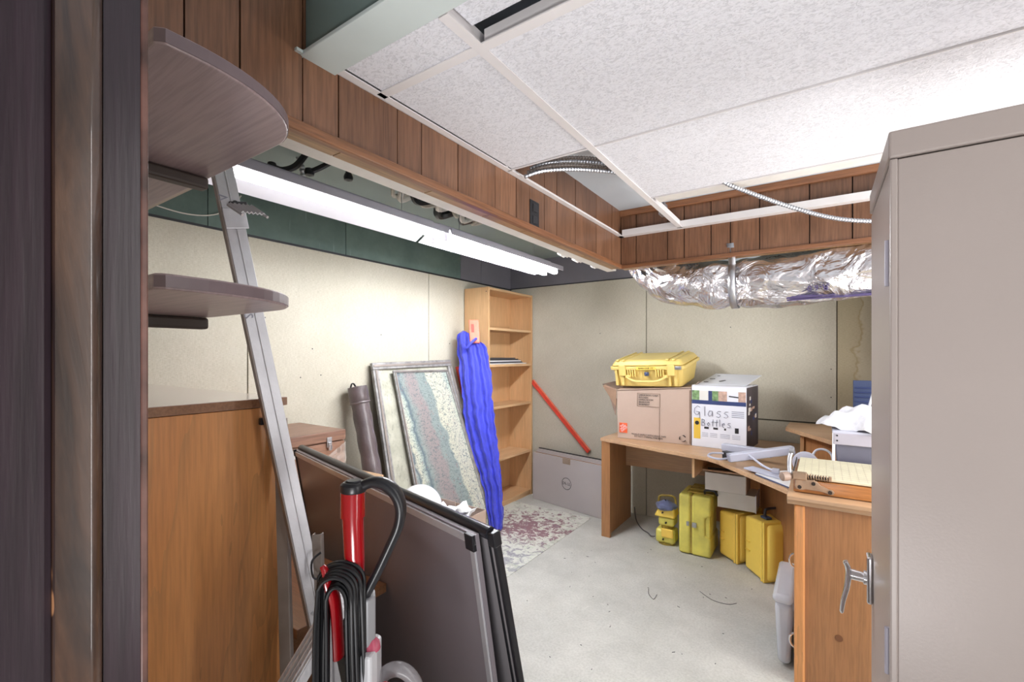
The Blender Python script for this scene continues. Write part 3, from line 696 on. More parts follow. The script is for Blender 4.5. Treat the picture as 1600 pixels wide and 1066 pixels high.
obj('bag_body', B().grid(bagfn, 72, 70, True), M['blue_cloth'], t, smooth=False).data.shade_smooth()
b = B(); q = Quad((-2.47, 3.00, 1.50), (-2.40, 3.05, 1.50), (-2.50, 3.02, 1.70), (-2.43, 3.07, 1.70)); q.slab(b, 0, 1, 0, 1, -.015, .015)
obj('handle', b, M['red_faded'], t, bev=.008, label='faded coral grip sticking out of the top')
b = B(); q.slab(b, .22, .5, .45, .8, .015, .019); obj('grip_hole', b, M['red_metal'], t)
b = B(); b.tube(smoothpts([(-2.40, 3.0, 1.54), (-2.42, 2.95, 1.50), (-2.45, 2.93, 1.46), (-2.5, 2.93, 1.5)], 5), .012, 8); obj('drawstring', b, M['blue_cloth'], t, smooth=True)

def ibeam(name, label, p0, p1, wdir, w_=.055, th=.022):
    t = thing(name, label, 'level', tuple(p0))
    a = (Vector(p1) - Vector(p0)); L = a.length; m = basis(p0, a, wdir)
    b = B(); b.X = m; b.box(0, -w_ / 2, -th * .2, L, w_ / 2, th * .2); obj('web', b, M['red_metal'], t)
    for s in (-1, 1):
        b = B(); b.X = m; b.box(0, s * w_ / 2 - .003, -th / 2, L, s * w_ / 2 + .003, th / 2); obj('flange', b, M['red_faded'] if s > 0 else M['red_metal'], t, bev=.001)
    return t
ibeam('spirit_level', 'long red metal level slanting down the back wall onto the flat carton', (-1.80, 3.925, .50), (-2.42, 3.925, 1.14), (.72, 0, .69), .036)
ibeam('spirit_level', 'red metal level peeping out between picture frame and blue bag', (-2.27, 3.03, .04), (-2.62, 3.03, 1.30), (.2, 1, 0), .05)

# ================================================================== GREY FLAT CARTON
t = thing('flat_carton', 'grey upright flat carton with a round printed logo beside the bookcase', 'box', (-1.95, 3.73, 0))
FL = Vector((-2.34, 3.805, 0.002)); FR = Vector((-1.55, 3.645, 0.002)); bk = Vector((.03, .10, 0))
H = .455
def cq(off0, off1, h0, h1, b): 
    d = (FR - FL); n_ = Vector((-d.y, d.x, 0)).normalized()
    a = [FL + n_ * off0, FR + n_ * off0, FR + n_ * off1, FL + n_ * off1]
    b.hexa([tuple(p + Vector((0, 0, h0))) for p in a] + [tuple(p + Vector((0, 0, h1))) for p in a]); return b
obj('carton_front', cq(0, .006, 0, H, B()), M['card_grey'], t, bev=.001)
obj('carton_body', cq(.006, .055, 0, H - .008, B()), M['card_in'], t)
obj('carton_back', cq(.055, .061, 0, H + .012, B()), M['card_grey'], t)
d = (FR - FL).normalized(); n_ = Vector((d.y, -d.x, 0)).normalized()
cc = FL.lerp(FR, .52) + Vector((0, 0, .225)) + n_ * .0006; m = basis(cc, d, (0, 0, 1))
b = B(); b.X = m; NN = 40
ro, ri = .055, .050
b.add([(ro * math.cos(2 * PI * k / NN), ro * math.sin(2 * PI * k / NN), 0) for k in range(NN)] + [(ri * math.cos(2 * PI * k / NN), ri * math.sin(2 * PI * k / NN), 0) for k in range(NN)], [(k, (k + 1) % NN, NN + (k + 1) % NN, NN + k) for k in range(NN)])
obj('logo_ring', b, M['ink'], t)
text_obj('logo_letters', 'D   LL', .036, M['ink'], m, t)
text_obj('logo_letters', 'E', .036, M['ink'], m @ Matrix.Translation((-.0085, 0, 0)) @ Matrix.Rotation(.6, 4, 'Z'), t)
b = B(); b.X = basis(FL.lerp(FR, .52) + Vector((0, 0, H - .03)) + n_ * .0006, d, (0, 0, 1)); b.box(-.045, -.022, 0, .045, .03, .0008); obj('tape', b, M['tape'], t)
t = thing('flat_carton', 'thin black edged panel standing behind the grey flat carton', 'panel', (-1.95, 3.83, 0))
obj('panel_body', cq(.085, .10, 0, H + .03, B()), M['black'], t, bev=.002)
obj('panel_face', cq(.068, .085, 0, H + .022, B()), M['card_grey'], t)

# floor mat
o = obj('floor_mat', bx(-2.69, 1.85, .0, -1.64, 3.62, .004), M['mat'], bev=.001, seg=1); tag(o, 'pale paint-stained mat on the concrete in front of the bookcase', 'mat')

# ================================================================== PICTURES
def picture(name, label, q, fw, depth, face, fmat, asp):
    t = thing(name, label, 'picture', q.p(.5, 0))
    b = B(); q.slab(b, fw * .6, 1 - fw * .6, fw * .5 * asp, 1 - fw * .5 * asp, .002, .006); obj('print', b, face, t)
    f2 = fw * asp
    for nm, a in (('frame_bar', (0, 1, 1 - f2, 1)), ('frame_bar', (0, 1, 0, f2)), ('frame_bar', (0, fw, f2, 1 - f2)), ('frame_bar', (1 - fw, 1, f2, 1 - f2))):
        b = B(); q.slab(b, *a, -.004, depth); fb = obj(nm, b, fmat, t, bev=.006)
        a0_, a1_, t0_, t1_ = a; b = B()
        if a1_ - a0_ > t1_ - t0_: q.slab(b, a0_ + .01, a1_ - .01, t0_ + f2 * .35, t1_ - f2 * .35, depth, depth + .006)
        else: q.slab(b, a0_ + fw * .35, a1_ - fw * .35, t0_, t1_, depth, depth + .006)
        obj('moulding', b, M['alu_dark'], fb, bev=.002)
    b = B(); q.slab(b, .02, .98, .02, .98, -.006, .002); obj('backing', b, M['paper_dark'], t)
    return t
picture('framed_picture', 'large grey framed picture with olive canvas leaning on the left wall',
        Quad((-2.36, 2.11, .02), (-2.24, 2.99, .02), (-2.675, 2.13, 1.34), (-2.675, 2.96, 1.355)), .062, .028, M['canvas'], M['frame_grey'], .62)
picture('framed_picture', 'narrow framed blue and cream abstract print leaning in front of larger frame',
        Quad((-2.29, 2.30, .02), (-2.185, 2.955, .02), (-2.62, 2.285, 1.285), (-2.615, 2.875, 1.275)), .05, .018, M['map'], M['frame_grey'], .3)

# ================================================================== LEATHER TUBE
t = thing('document_tube', 'dark leather map tube leaning on the left wall beside the pictures', 'tube', (-2.42, 2.05, .02))
p0 = Vector((-2.39, 2.06, .0)); p1 = Vector((-2.60, 1.965, 1.19)); L = (p1 - p0).length; m = basis(p0, (1, 0, 0), (0, 1, 0)); zz = (p1 - p0).normalized()
m = Matrix.Translation(p0) @ zz.to_track_quat('Z', 'Y').to_matrix().to_4x4()
b = B(); b.X = m
prof = [(.001, 0), (.060, 0)] + [(.060 + .003 * math.sin(z * 40), z) for z in [i * .05 for i in range(1, int(L / .05) - 1)]] + [(.060, L - .11)]
b.lathe(prof, n=28); obj('body', b, M['leather'], t, smooth=True)
b = B(); b.X = m; b.lathe([(.062, L - .12), (.065, L - .115), (.065, L - .02), (.063, L - .004), (.001, L)], n=28); obj('lid', b, M['leather'], t, smooth=True)
b = B(); b.X = m; b.lathe([(.0655, L - .118), (.068, L - .112), (.0655, L - .106)], n=28); obj('band', b, M['leather'], t, smooth=True)
b = B(); b.X = m; b.tube([(-.035 + .07 * i / 12, -.03, L - .005 + .03 * math.sin(PI * i / 12)) for i in range(13)], .007, 8, flat=.4); obj('handle', b, M['black'], t, smooth=True)

# ================================================================== LEFT CABINET (maple)
t = thing('maple_cabinet', 'tall honey maple laminate cabinet beside the door jamb', 'cabinet', (-1.85, .57, 0))
obj('side_panel', bx(-1.32, .22, 0, -1.30, .725, 1.252), M['maple'], t, bev=.001)
obj('top_panel', bx(-2.36, .20, 1.254, -1.295, .735, 1.278), M['maple_top'], t, bev=.002)
obj('top_edge', bx(-1.2952, .20, 1.255, -1.2935, .735, 1.277), M['bench_x'], t)
obj('back_panel', bx(-2.36, .712, 0, -1.322, .725, 1.252), M['maple'], t)
obj('side_panel', bx(-2.36, .22, 0, -2.34, .71, 1.252), M['maple'], t)
obj('door_panel', bx(-2.34, .22, .02, -1.322, .24, 1.252), M['maple'], t)
obj('cable_clip', B().box(-1.30, .655, 1.205, -1.285, .70, 1.225).box(-1.292, .68, 1.195, -1.28, .71, 1.21), M['black'], t, bev=.003)

# overhead rounded shelf unit
t = thing('wall_shelf_unit', 'mauve stained round-cornered open shelves projecting from behind the jamb', 'shelf', (-1.3, .36, 1.49))
def shelfpoly(r=.10, x0=-1.66):
    xr, y0, y1 = -.735, .237, .495
    pts = [(x0, y0), (xr - .01, y0), (xr, y0 + .01)]
    pts += [(xr - .17 + .17 * math.cos(a), y1 - .22 + .22 * math.sin(a)) for a in [i * PI / 2 / 14 for i in range(15)]]
    return pts + [(x0, y1)]
for z, th in ((1.82, .024), (1.489, .022)):
    s_ = obj('shelf', B().prism(shelfpoly(), z, z + th), M['shelf_dark'], t, bev=.003)
    pts = shelfpoly()[1:-1]
    b = B(); n = len(pts); b.v = [(x + .0008, y + .0006, z + .003) for x, y in pts] + [(x + .0008, y + .0006, z + th - .003) for x, y in pts]
    b.f = [(i, i + 1, n + i + 1, n + i) for i in range(n - 1)]
    obj('edge_band', b, M['shelf_edge'], s_, solid=.0012)
    M['cleat'] = plain('dark_brown_cleat', S(64, 54, 50), .5)
    obj('cleat', bx(-1.235, .237, z - .028, -1.20, .492, z - .001), M['cleat'], t, bev=.006)
obj('upright', bx(-1.68, .237, 1.28, -1.66, .495, 2.05), M['shelf_dark'], t)

# ================================================================== LADDER
t = thing('step_ladder', 'silver aluminium ladder leaning in front of the maple cabinet', 'ladder', (-1.15, .78, 0))
def channel(p0, p1, wd, w_, dp, mt, name='rail', th=.003, lip=True, par=None):
    a = Vector(p1) - Vector(p0); L = a.length; m = basis(p0, a, wd)
    b = B(); b.X = m
    b.box(0, -w_ / 2, -th, L, w_ / 2, 0).box(0, -w_ / 2, -dp, L, -w_ / 2 + th, -th).box(0, w_ / 2 - th, -dp, L, w_ / 2, -th)
    if lip: b.box(0, -w_ * .08, 0, L, w_ * .0, .003)
    return obj(name, b, mt, par, bev=.001, seg=1)
R0, R1 = Vector((-1.078, .845, .01)), Vector((-1.302, .565, 1.90))
r1 = channel(R0, R1, (-.3, -.95, 0), .046, .034, M['alu'], par=t)
b = B(); b.X = basis(R0, R1 - R0, (-.3, -.95, 0)); b.box(0, .0235, -.036, (R1 - R0).length, .0265, .001)
obj('rail_flange', b, M['alu_dark'], t, label='dull brown-grey outer flange of the rail')
# rear legs
channel((-1.145, .66, .0), (-1.275, .70, 1.22), (-.83, -.56, 0), .030, .02, M['alu_dark'], 'rear_rail', lip=False, par=t)
channel((-1.12, .74, .0), (-1.165, .745, .90), (-.83, -.56, 0), .026, .02, M['alu_dark'], 'rear_rail', lip=False, par=t)
b = B().tube([(-1.10, .755, .02), (-1.128, .755, .75)], .013, 12); obj('brace', b, M['alu'], t, smooth=True)
b = B().hexa([(-1.128, .80, .66), (-1.06, .83, .66), (-1.062, .835, .66), (-1.13, .805, .66), (-1.15, .78, .78), (-1.14, .785, .78), (-1.142, .79, .78), (-1.152, .785, .78)]); obj('gusset', b, M['alu'], t)
# step with ribbed profile near the top
bp = Vector((-1.205, .535, 1.768)); d1 = Vector((.83, .56, 0)) * .040 + Vector((0, 0, -.026)) + Vector((.56, -.83, 0)) * .015
d2 = Vector((.83, .56, 0)) * .036 + Vector((0, 0, .008)) + Vector((-.56, .83, 0)) * .045
dn = d1.cross(d2).normalized(); n = 13
b = B(); top_ = []
for i in range(n): top_.append((i / (n - 1), .005 * (i % 2)))
for k_ in (0, 1):
    for h_ in (0, .003): b.v += [tuple(bp + d1 * k_ + d2 * a_ + dn * (o_ + h_)) for a_, o_ in top_]
for i in range(n - 1):
    b.f += [(i, i + 1, 2 * n + i + 1, 2 * n + i), (n + i, n + i + 1, 3 * n + i + 1, 3 * n + i), (i, i + 1, n + i + 1, n + i), (2 * n + i, 2 * n + i + 1, 3 * n + i + 1, 3 * n + i)]
obj('step_bracket', b, M['alu'], t)
for k_ in (0, 1):
    b = B(); b.tube([tuple(bp + d2 * k_), tuple(bp + d2 * k_ + d1 * 1.15)], .0035, 8); obj('step_edge', b, M['alu'], t, smooth=True)
b = B(); b.X = basis(R0.lerp(R1, .93), R1 - R0, (-.3, -.95, 0)); b.box(-.035, -.030, .001, .02, .024, .005); obj('hinge_plate', b, M['alu'], t, bev=.002)
b = B(); b.X = basis(R0.lerp(R1, .945), R1 - R0, (-.3, -.95, 0)); b.box(-.004, -.036, .004, .006, .006, .012).cyl((0, -.008, .004), (0, -.008, .016), .008, n=10); obj('clip', b, M['dark_steel'], t, bev=.002)
text_obj('lettering', 'SVE', .03, M['ink_grey'], basis(R0.lerp(R1, .80) + (basis(R0, R1 - R0, (-.3, -.95, 0)).to_3x3() @ Vector((0, .013, .001))), (R1 - R0), (-.3, -.95, 0)), t)
text_obj('lettering', 'V', .03, M['ink_grey'], basis(R0.lerp(R1, .955) + (basis(R0, R1 - R0, (-.3, -.95, 0)).to_3x3() @ Vector((0, .013, .001))), (R1 - R0), (-.3, -.95, 0)), t)
for f in (.30, .295, .36):
    q_ = R0.lerp(R1, f); b = B(); b.X = basis(q_, R1 - R0, (-.3, -.95, 0)); b.cyl((0, .012, 0), (0, .012, .004), .005, n=10); obj('rivet', b, M['steel'], t)
b = B(); b.tube(smoothpts([(-1.135, .74, .86), (-1.145, .72, .84), (-1.14, .72, .80), (-1.13, .735, .79)], 5), .003, 6); obj('latch', b, M['dark_steel'], t)

t = thing('aluminium_plank', 'ribbed scuffed aluminium plank slanting to the floor behind the vacuum cord', 'plank', (-1.24, .22, 0))
A0 = Vector((-1.235, .215, .012)); A1 = Vector((-1.02, .70, .80)); wdir = Vector((.85, -.40, .08))
A0 = A0 + wdir * .105; A1 = A1 + wdir * .105; m = basis(A0, A1 - A0, -wdir); L = (A1 - A0).length
b = B(); b.X = m; b.box(0, 0, -.02, L, .105, 0); obj('deck', b, M['alu_ribbed'], t, bev=.001)
for i, yv in enumerate((.002, .014, .024, .038, .047, .062, .076, .09, .1)):
    b = B(); b.X = m; b.box(0, yv, 0, L, yv + .005, .004 + .003 * (i % 2)); obj('rib', b, M['alu_ribbed'], t, bev=.001, seg=1)
for f in (.55, .7, .85, .95):
    b = B(); b.X = m; b.cyl((L * f, .02, 0), (L * f, .02, .006), .004, n=8); obj('rivet', b, M['dark_steel'], t)

# ================================================================== DESK along the left wall, chest
t = thing('side_table', 'pale wooden side table along the left wall under the chest', 'table', (-2.3, 1.2, 0))
obj('tabletop', B().prism([(-2.69, .76), (-2.10, .76), (-2.10, 1.42), (-1.94, 1.42), (-1.94, 1.635), (-2.69, 1.635)], .735, .76), M['desk_x'], t, bev=.002)
obj('side_panel', bx(-2.66, 1.59, 0, -2.0, 1.61, .735), M['desk_z'], t)
obj('side_panel', bx(-2.66, .78, 0, -2.11, .80, .735), M['desk_z'], t)
obj('shelf', bx(-2.66, .80, .55, -2.12, 1.59, .57), M['desk_x'], t)
obj('back_panel', bx(-2.66, .80, .2, -2.645, 1.59, .73), M['desk_z'], t)
t = thing('wooden_chest', 'worn wooden storage chest with metal latch on the side table', 'chest', (-2.42, 1.2, .761))
obj('body', bx(-2.66, 1.03, .762, -2.215, 1.59, .925), M['chest'], t, bev=.004)
obj('lid', bx(-2.665, 1.025, .929, -2.21, 1.595, .985), M['chest'], t, bev=.005)
obj('latch', B().box(-2.212, 1.475, .90, -2.204, 1.505, .955).box(-2.205, 1.48, .885, -2.198, 1.5, .93), M['steel'], t, bev=.003)
obj('latch_ring', B().tube([(-2.196, 1.49 + .009 * math.cos(a), .90 + .014 * math.sin(a)) for a in [i * PI / 6 for i in range(12)]], .0025, 6, True), M['steel'], t)
obj('paper_label', bx(-2.2148, 1.24, .87, -2.2135, 1.31, .915), M['card_white2'], t)
obj('hasp', B().box(-2.213, 1.13, .79, -2.205, 1.17, .84), M['dark_steel'], t)
obj('plastic_wrap', B().grid(lambda a, c: (-2.205 + .018 * abs(mnoise.noise(Vector((a * 7, c * 9, 1)))), 1.40 + .19 * a, .77 + (.04 + .11 * a) * c), 14, 10), m_clear('wrinkled_clear_film', S(228, 220, 214), .35), t, smooth=True)

# low bench in front of the board
t = thing('low_bench', 'low brown wooden shelf table wedged against the big grey board', 'table', (-1.8, .9, 0))
obj('top_board', bx(-2.08, .745, .572, -1.26, 1.074, .602), M['bench_x'], t, bev=.002)
obj('end_panel', bx(-2.06, .76, 0, -2.04, 1.06, .572), M['bench_x'], t)
obj('end_panel', bx(-1.62, .76, 0, -1.60, 1.06, .572), M['bench_x'], t)

# ================================================================== BIG BOARDS
TL = Vector((-2.07, 1.214, .95)); TR = Vector((-.674, .881, .95)); nn = Vector((.232, .972, 0)); dv = (TR - TL).normalized()
t = thing('display_board', 'big grey-brown board with silver edge strips leaning behind the vacuum', 'board', tuple((TL + TR) / 2 - Vector((0, 0, .94))))
TLf, TRf = TL, TR - dv * .045
q = Quad(TLf + nn * .147 + Vector((0, 0, -.94)), TRf + nn * .147 + Vector((0, 0, -.94)), TLf, TRf)
b = B(); q.slab(b, 0, 1, 0, 1, -.012, 0); obj('panel', b, M['board_grey'], t)
b = B(); q.slab(b, .0, 1, .972, .995, 0, .006); obj('top_strip', b, M['alu'], t, bev=.001)
b = B(); q.slab(b, .984, .998, 0, .972, 0, .006); obj('side_strip', b, M['alu'], t, bev=.001)
b = B(); q.slab(b, .0, .008, 0, .97, 0, .005); obj('side_strip', b, M['black_metal'], t, bev=.001)
b = B(); q.slab(b, .975, 1.0, .955, 1.0, -.002, .010); obj('corner_cap', b, M['black'], t, bev=.002)
b = B(); q.slab(b, 0, .012, .97, 1.005, -.004, .009); obj('corner_cap', b, M['black'], t, bev=.002)
t = thing('projection_board', 'black-edged second board behind the grey-brown board, rounded top rail', 'board', tuple((TL + TR) / 2 + nn * .03 - Vector((0, 0, .94))))
TLb = TL + nn * .03; TRb = TR + nn * .03
q2 = Quad(TLb + nn * .20 + Vector((0, 0, -.945)), TRb + nn * .20 + Vector((0, 0, -.945)), TLb, TRb)
b = B(); q2.slab(b, 0.004, .996, 0, .99, -.012, -.002); obj('panel', b, M['side_grey'], t)
b = B().tube([tuple(TLb + Vector((0, 0, .004))), tuple(TRb - dv * .02 + Vector((0, 0, .004)))], .0165, 16); obj('top_rail', b, M['black_metal'], t, smooth=True)
b = B(); q2.slab(b, .990, 1.0, 0, 1.0, -.014, .004); obj('side_rail', b, M['black'], t, bev=.003)
b = B(); q2.slab(b, .976, .980, 0, .98, -.002, .002); obj('edge_line', b, M['black'], t)
b = B(); q2.slab(b, .982, 1.002, .972, 1.012, -.016, .010); obj('corner_cap', b, M['black'], t, bev=.004)

# ================================================================== OPEN CARTON with helmet behind the board
t = thing('open_carton', 'open grey-brown carton holding a white helmet behind the big board', 'box', (-1.79, 1.9, 0))
x0, x1, y0, y1, h = -2.0, -1.59, 1.72, 2.08, .515
obj('bottom', bx(x0, y0, .001, x1, y1, .005), M['card'], t)
for a in ((x0, y0, x1, y0 + .004), (x0, y1 - .004, x1, y1), (x0, y0, x0 + .004, y1), (x1 - .004, y0, x1, y1)):
    obj('wall_flap', bx(a[0], a[1], .005, a[2], a[3], h), M['card'], t)
obj('inner_divider', bx(x0 + .02, y1 - .03, .005, x0 + .20, y1 - .026, h + .015), M['card'], t)
obj('packing', B().grid(lambda a, c: (x0 + .01 + (x1 - x0 - .02) * a, y0 + .01 + (y1 - y0 - .02) * c, .42 + .03 * mnoise.noise(Vector((a * 5, c * 5, 3)))), 12, 12), M['paper'], t)
t = thing('hard_hat', 'round white hard hat lying in the open carton', 'helmet', (-1.86, 1.84, .45))
prof = [(.125 * math.cos(a), .125 * math.sin(a)) for a in [i * PI / 2 / 10 for i in range(11)]]; prof[-1] = (.001, .125)
b = B(); b.X = Matrix.Translation((-1.87, 1.83, .545)); b.lathe([(.13, -.04), (.13, -.02)] + prof, n=32); obj('shell', b, M['helmet'], t, smooth=True)
b = B(); b.X = Matrix.Translation((-1.87, 1.83, .545)); b.lathe([(.125, -.045), (.15, -.042), (.152, -.036), (.125, -.03)], n=32); obj('brim', b, M['helmet'], t, smooth=True)
t = thing('crumpled_papers', 'crumpled white papers bulging out of the open carton corner', 'paper', (-1.68, 1.86, .45))
rnd = random.Random(5)
for i in range(5):
    cx, cy = -1.68 + rnd.uniform(-.04, .04), 1.84 + rnd.uniform(-.06, .08); ang = rnd.uniform(-.6, .6)
    def fn(a, c, cx=cx, cy=cy, ang=ang, i=i):
        x = (a - .5) * .15; y = (c - .5) * .19; z = .50 + i * .012 + .05 * mnoise.noise(Vector((a * 2.5 + i, c * 2.5, i))) + .06 * (a - .5) ** 2
        return (cx + x * math.cos(ang) - y * math.sin(ang), cy + x * math.sin(ang) + y * math.cos(ang), z)
    obj('sheet', B().grid(fn, 9, 9), M['paper'], t, solid=.001, smooth=True)

# ================================================================== VACUUM
VX, VY = -.806, .60; rt = Vector((.827, .562, 0)); bkv = Vector((-.562, .827, 0)); V0 = Vector((VX, VY, 0))
def vp(m_, z, k=0): return tuple(V0 + rt * m_ + bkv * k + Vector((0, 0, z)))
t = thing('vacuum_cleaner', 'upright red and grey vacuum with black loop handle and wound cord', 'vacuum cleaner', (VX, VY, 0))
obj('handle_tube', B().tube([vp(-.001, 1.118), vp(-.001, 1.065), vp(-.001, 1.064), vp(.002, .985), vp(.006, .96), vp(.010, .93), vp(.012, .88)], [.0245, .0245, .0215, .0205, .0165, .0125, .011], 24), M['red'], t, smooth=True)
obj('handle_cap', B().tube([vp(0, 1.116), vp(0, 1.120), vp(0, 1.132), vp(0, 1.137)], [.025, .0265, .0262, .020], 24), M['black'], t, smooth=True, bev=.001)
obj('cap_disc', B().tube([vp(0, 1.138), vp(0, 1.1405)], [.016, .014], 20), M['dark_steel'], t, smooth=True)
hp = smoothpts([vp(.018, 1.128), vp(.040, 1.136), (vp(.066, 1.131)), vp(.088, 1.112), vp(.098, 1.082), vp(.093, 1.045), vp(.076, 1.005), vp(.055, .96), vp(.034, .918), vp(.018, .885), vp(.012, .86)], 6)
rr = [.0125 + .0045 * math.exp(-((i - 16) / 11) ** 2) for i in range(len(hp))]
obj('loop_handle', B().tube(hp, rr, 16, flat=.8), M['black'], t, smooth=True)
obj('spine', B().prism([tuple((V0 + rt * a + bkv * c)[:2]) for a, c in ((.006, -.018), (.036, -.018), (.046, .0), (.036, .03), (.006, .03))], .18, .90), M['vac_grey'], t, bev=.004)
obj('spine_lower', B().prism([tuple((V0 + rt * a + bkv * c)[:2]) for a, c in ((-.010, -.022), (.030, -.022), (.040, .0), (.030, .035), (-.010, .035))], .12, .70), M['vac_light'], t, bev=.005)
b = B(); pts = [vp(-.052, .975, -.03), vp(-.045, .965, -.032), vp(-.038, .935, -.03), vp(-.030, .90, -.022), vp(-.028, .84, -.014), vp(-.026, .78, -.012)]
b.tube(smoothpts(pts, 5), [.007 + .008 * min(1, i / 14) for i in range(26)], 12, flat=.6); obj('cord_hook', b, M['red'], t, smooth=True)
# dust cup, hose, base
obj('dust_cup', B().prism([tuple((V0 + rt * a + bkv * c)[:2]) for a, c in ((.022, -.03), (.046, -.035), (.052, -.01), (.048, .04), (.03, .05))], .14, .795), M['vac_light'], t, bev=.006)
obj('cup_top', B().tube([vp(.036, .79), vp(.036, .803), vp(.036, .812)], [.020, .018, .010], 18), M['pinkcap'], t, smooth=True)
hs = [vp(.082 + .046 * math.cos(a), .665 + .062 * math.sin(a), .03) for a in [(-20 + 11 * i) * PI / 180 for i in range(21)]]
obj('hose', B().tube([p for p in hs] + [vp(.036, .55, .03)], .015, 12), M['hose'], t, smooth=True)
obj('hose_port', B().tube([vp(.062, .705, -.005), vp(.080, .705, -.012)], .018, 14), M['red'], t, smooth=True)
obj('floor_head', B().prism([tuple((V0 + rt * a + bkv * c)[:2]) for a, c in ((-.15, -.12), (.15, -.12), (.16, .02), (.08, .12), (-.08, .12), (-.16, .02))], .012, .12), M['red'], t, bev=.02)
for a in (-.11, .11): obj('wheel', B().cyl(vp(a - .012, .03, .11), vp(a + .012, .03, .11), .03, n=18), M['black'], t, smooth=True)
t2 = thing('power_cord', 'black power cord hanging in long loops on the vacuum hook', 'cord', vp(-.02, .5, -.03))
rnd = random.Random(11)
for i in range(12):
    lw = .020 + .0022 * i; cx = -.018 + rnd.uniform(-.004, .004); k = -.046 + .0062 * (i % 6) - .004 * (i // 6)
    ztop = .955 + .0035 * i; zb = .50 + rnd.uniform(-.06, .06)
    pts = []
    for j in range(9): a = PI * j / 8; pts.append(vp(cx + lw * math.cos(a), ztop - .05 + .035 * math.sin(a) + .0, k))
    wl_, wr_ = rnd.uniform(-.006, .002), rnd.uniform(-.004, .008)
    pts.append(vp(cx - lw - .002 + wl_, .82, k + .004)); pts.append(vp(cx - lw - .001 + wl_, .66, k))
    for j in range(5): a = PI + PI * j / 4; pts.append(vp(cx + (lw + .004) * math.cos(a), zb + .03 * math.sin(a), k))
    pts.append(vp(cx + lw + .002 + wr_, .66, k + .006)); pts.append(vp(cx + lw + wr_, .82, k))
    sp_ = smoothpts(pts + [pts[0]], 4)[:-1]
    obj('cord_loop', B().tube(sp_, .0040, 8, True), M['black_soft'], t2, smooth=True)

# ================================================================== CORNER DESK
t = thing('corner_desk', 'wooden corner desk along the back wall carrying the boxes', 'desk', (-.7, 3.5, 0))
dtop = [(-1.425, 3.315), (-.90, 3.14), (-.60, 3.055), (-.54, 3.01), (-.135, 2.53), (-.132, 3.125), (.6, 3.125), (.6, 3.90), (-1.40, 3.90)]
obj('desktop', B().prism(dtop, .735, .76), M['desk_x'], t, bev=.003)
obj('leg_panel', bx(-1.41, 3.33, 0, -1.375, 3.86, .735), M['desk_z'], t, bev=.002)
obj('leg_front', bx(-1.415, 3.312, 0, -1.345, 3.335, .735), M['desk_z'], t, bev=.002)
obj('modesty_panel', bx(-1.375, 3.74, .47, -.70, 3.76, .72), M['desk_x'], t)
obj('divider_panel', bx(-.705, 3.13, .60, -.69, 3.74, .735), M['beech_z'], t)
obj('tray_shelf', B().prism([(-.69, 3.36), (-.40, 3.36), (-.40, 3.6), (-.69, 3.6)], .602, .612), M['desk_x'], t)
obj('rear_panel', bx(-.69, 3.86, .1, .6, 3.88, .73), M['desk_z'], t)
obj('inner_panel', B().prism([(-.36, 3.62), (-.05, 2.88), (-.035, 2.89), (-.345, 3.63)], .02, .735), M['desk_z'], t)
o = obj('black_strap', B().tube(smoothpts([(-.655, 3.37, .62), (-.6, 3.375, .622), (-.5, 3.40, .62), (-.43, 3.41, .62)], 6), .012, 8, flat=.5), M['black'], smooth=True); tag(o, 'black strap lying on the tray under the desk top', 'strap')

# pedestal in front at right
t = thing('drawer_pedestal', 'wooden drawer pedestal at right supporting the paper cutter', 'cabinet', (.25, 2.5, 0))
obj('end_panel', bx(-.075, 2.29, 0, .60, 2.31, .765), M['desk_z'], t)
obj('corner_post', bx(-.10, 2.275, 0, -.062, 2.315, .765), M['maple'], t, bev=.006)
obj('side_panel', bx(-.095, 2.31, .02, -.075, 3.10, .765), M['desk_z'], t)
obj('carcass', bx(-.07, 2.31, 0.02, .60, 3.10, .76), M['desk_z'], t)
mp = [(2.252, .805), (2.252, .790), (2.262, .780), (2.270, .768), (2.285, .766), (2.46, .766), (3.12, .766), (3.12, .805)]
obj('top_panel', B().extr([(p[0], p[1]) for p in mp], 'x', -.125, .62), M['desk_x'], t, bev=.002)
M['knot'] = plain('dark_knot', S(124, 80, 50), .5)
obj('knot', B().cyl((.055, 2.2905, .245), (.055, 2.2885, .245), .014, n=18), M['knot'], t)
for z in (.51, .165):
    obj('drawer_pull', B().tube([(-.097, 2.40 + .03 * math.cos(a), z + .0) if False else (-.102 - .016 * math.sin(a), 2.325, z + .028 * math.cos(a)) for a in [i * PI / 10 for i in range(11)]], .005, 8), M['chrome'], t, smooth=True)

# raised corner shelf of the right wing
t = thing('raised_shelf', 'raised wooden corner shelf above the desk carrying the grey bin', 'shelf', (.2, 3.3, .76))
obj('top_board', B().prism([(-.20, 3.47), (.055, 3.04), (.08, 3.03), (.7, 3.03), (.7, 3.75), (-.19, 3.75)], .905, .93), M['desk_x'], t, bev=.003)
obj('support_panel', B().prism([(-.10, 3.46), (-.085, 3.45), (.12, 3.13), (.6, 3.13), (.6, 3.15), (.135, 3.15), (-.085, 3.47)], .761, .905), M['desk_z'], t)
obj('support_edge', bx(-.118, 3.445, .761, -.098, 3.47, .905), M['beech_z'], t)

# tall shelf edge on the right of the back wall
t = thing('tall_shelf', 'edge of a tall wooden shelf unit beside the metal cabinet', 'shelf', (.4, 3.7, 0))
obj('side_panel', bx(.33, 3.55, .93, .352, 3.93, 1.86), M['beech_z'], t)
for z in (1.60, 1.85): obj('shelf', bx(.352, 3.55, z - .02, .9, 3.93, z), M['beech_y'], t)
obj('side_panel', bx(.9, 3.55, .93, .92, 3.93, 1.86), M['beech_z'], t)

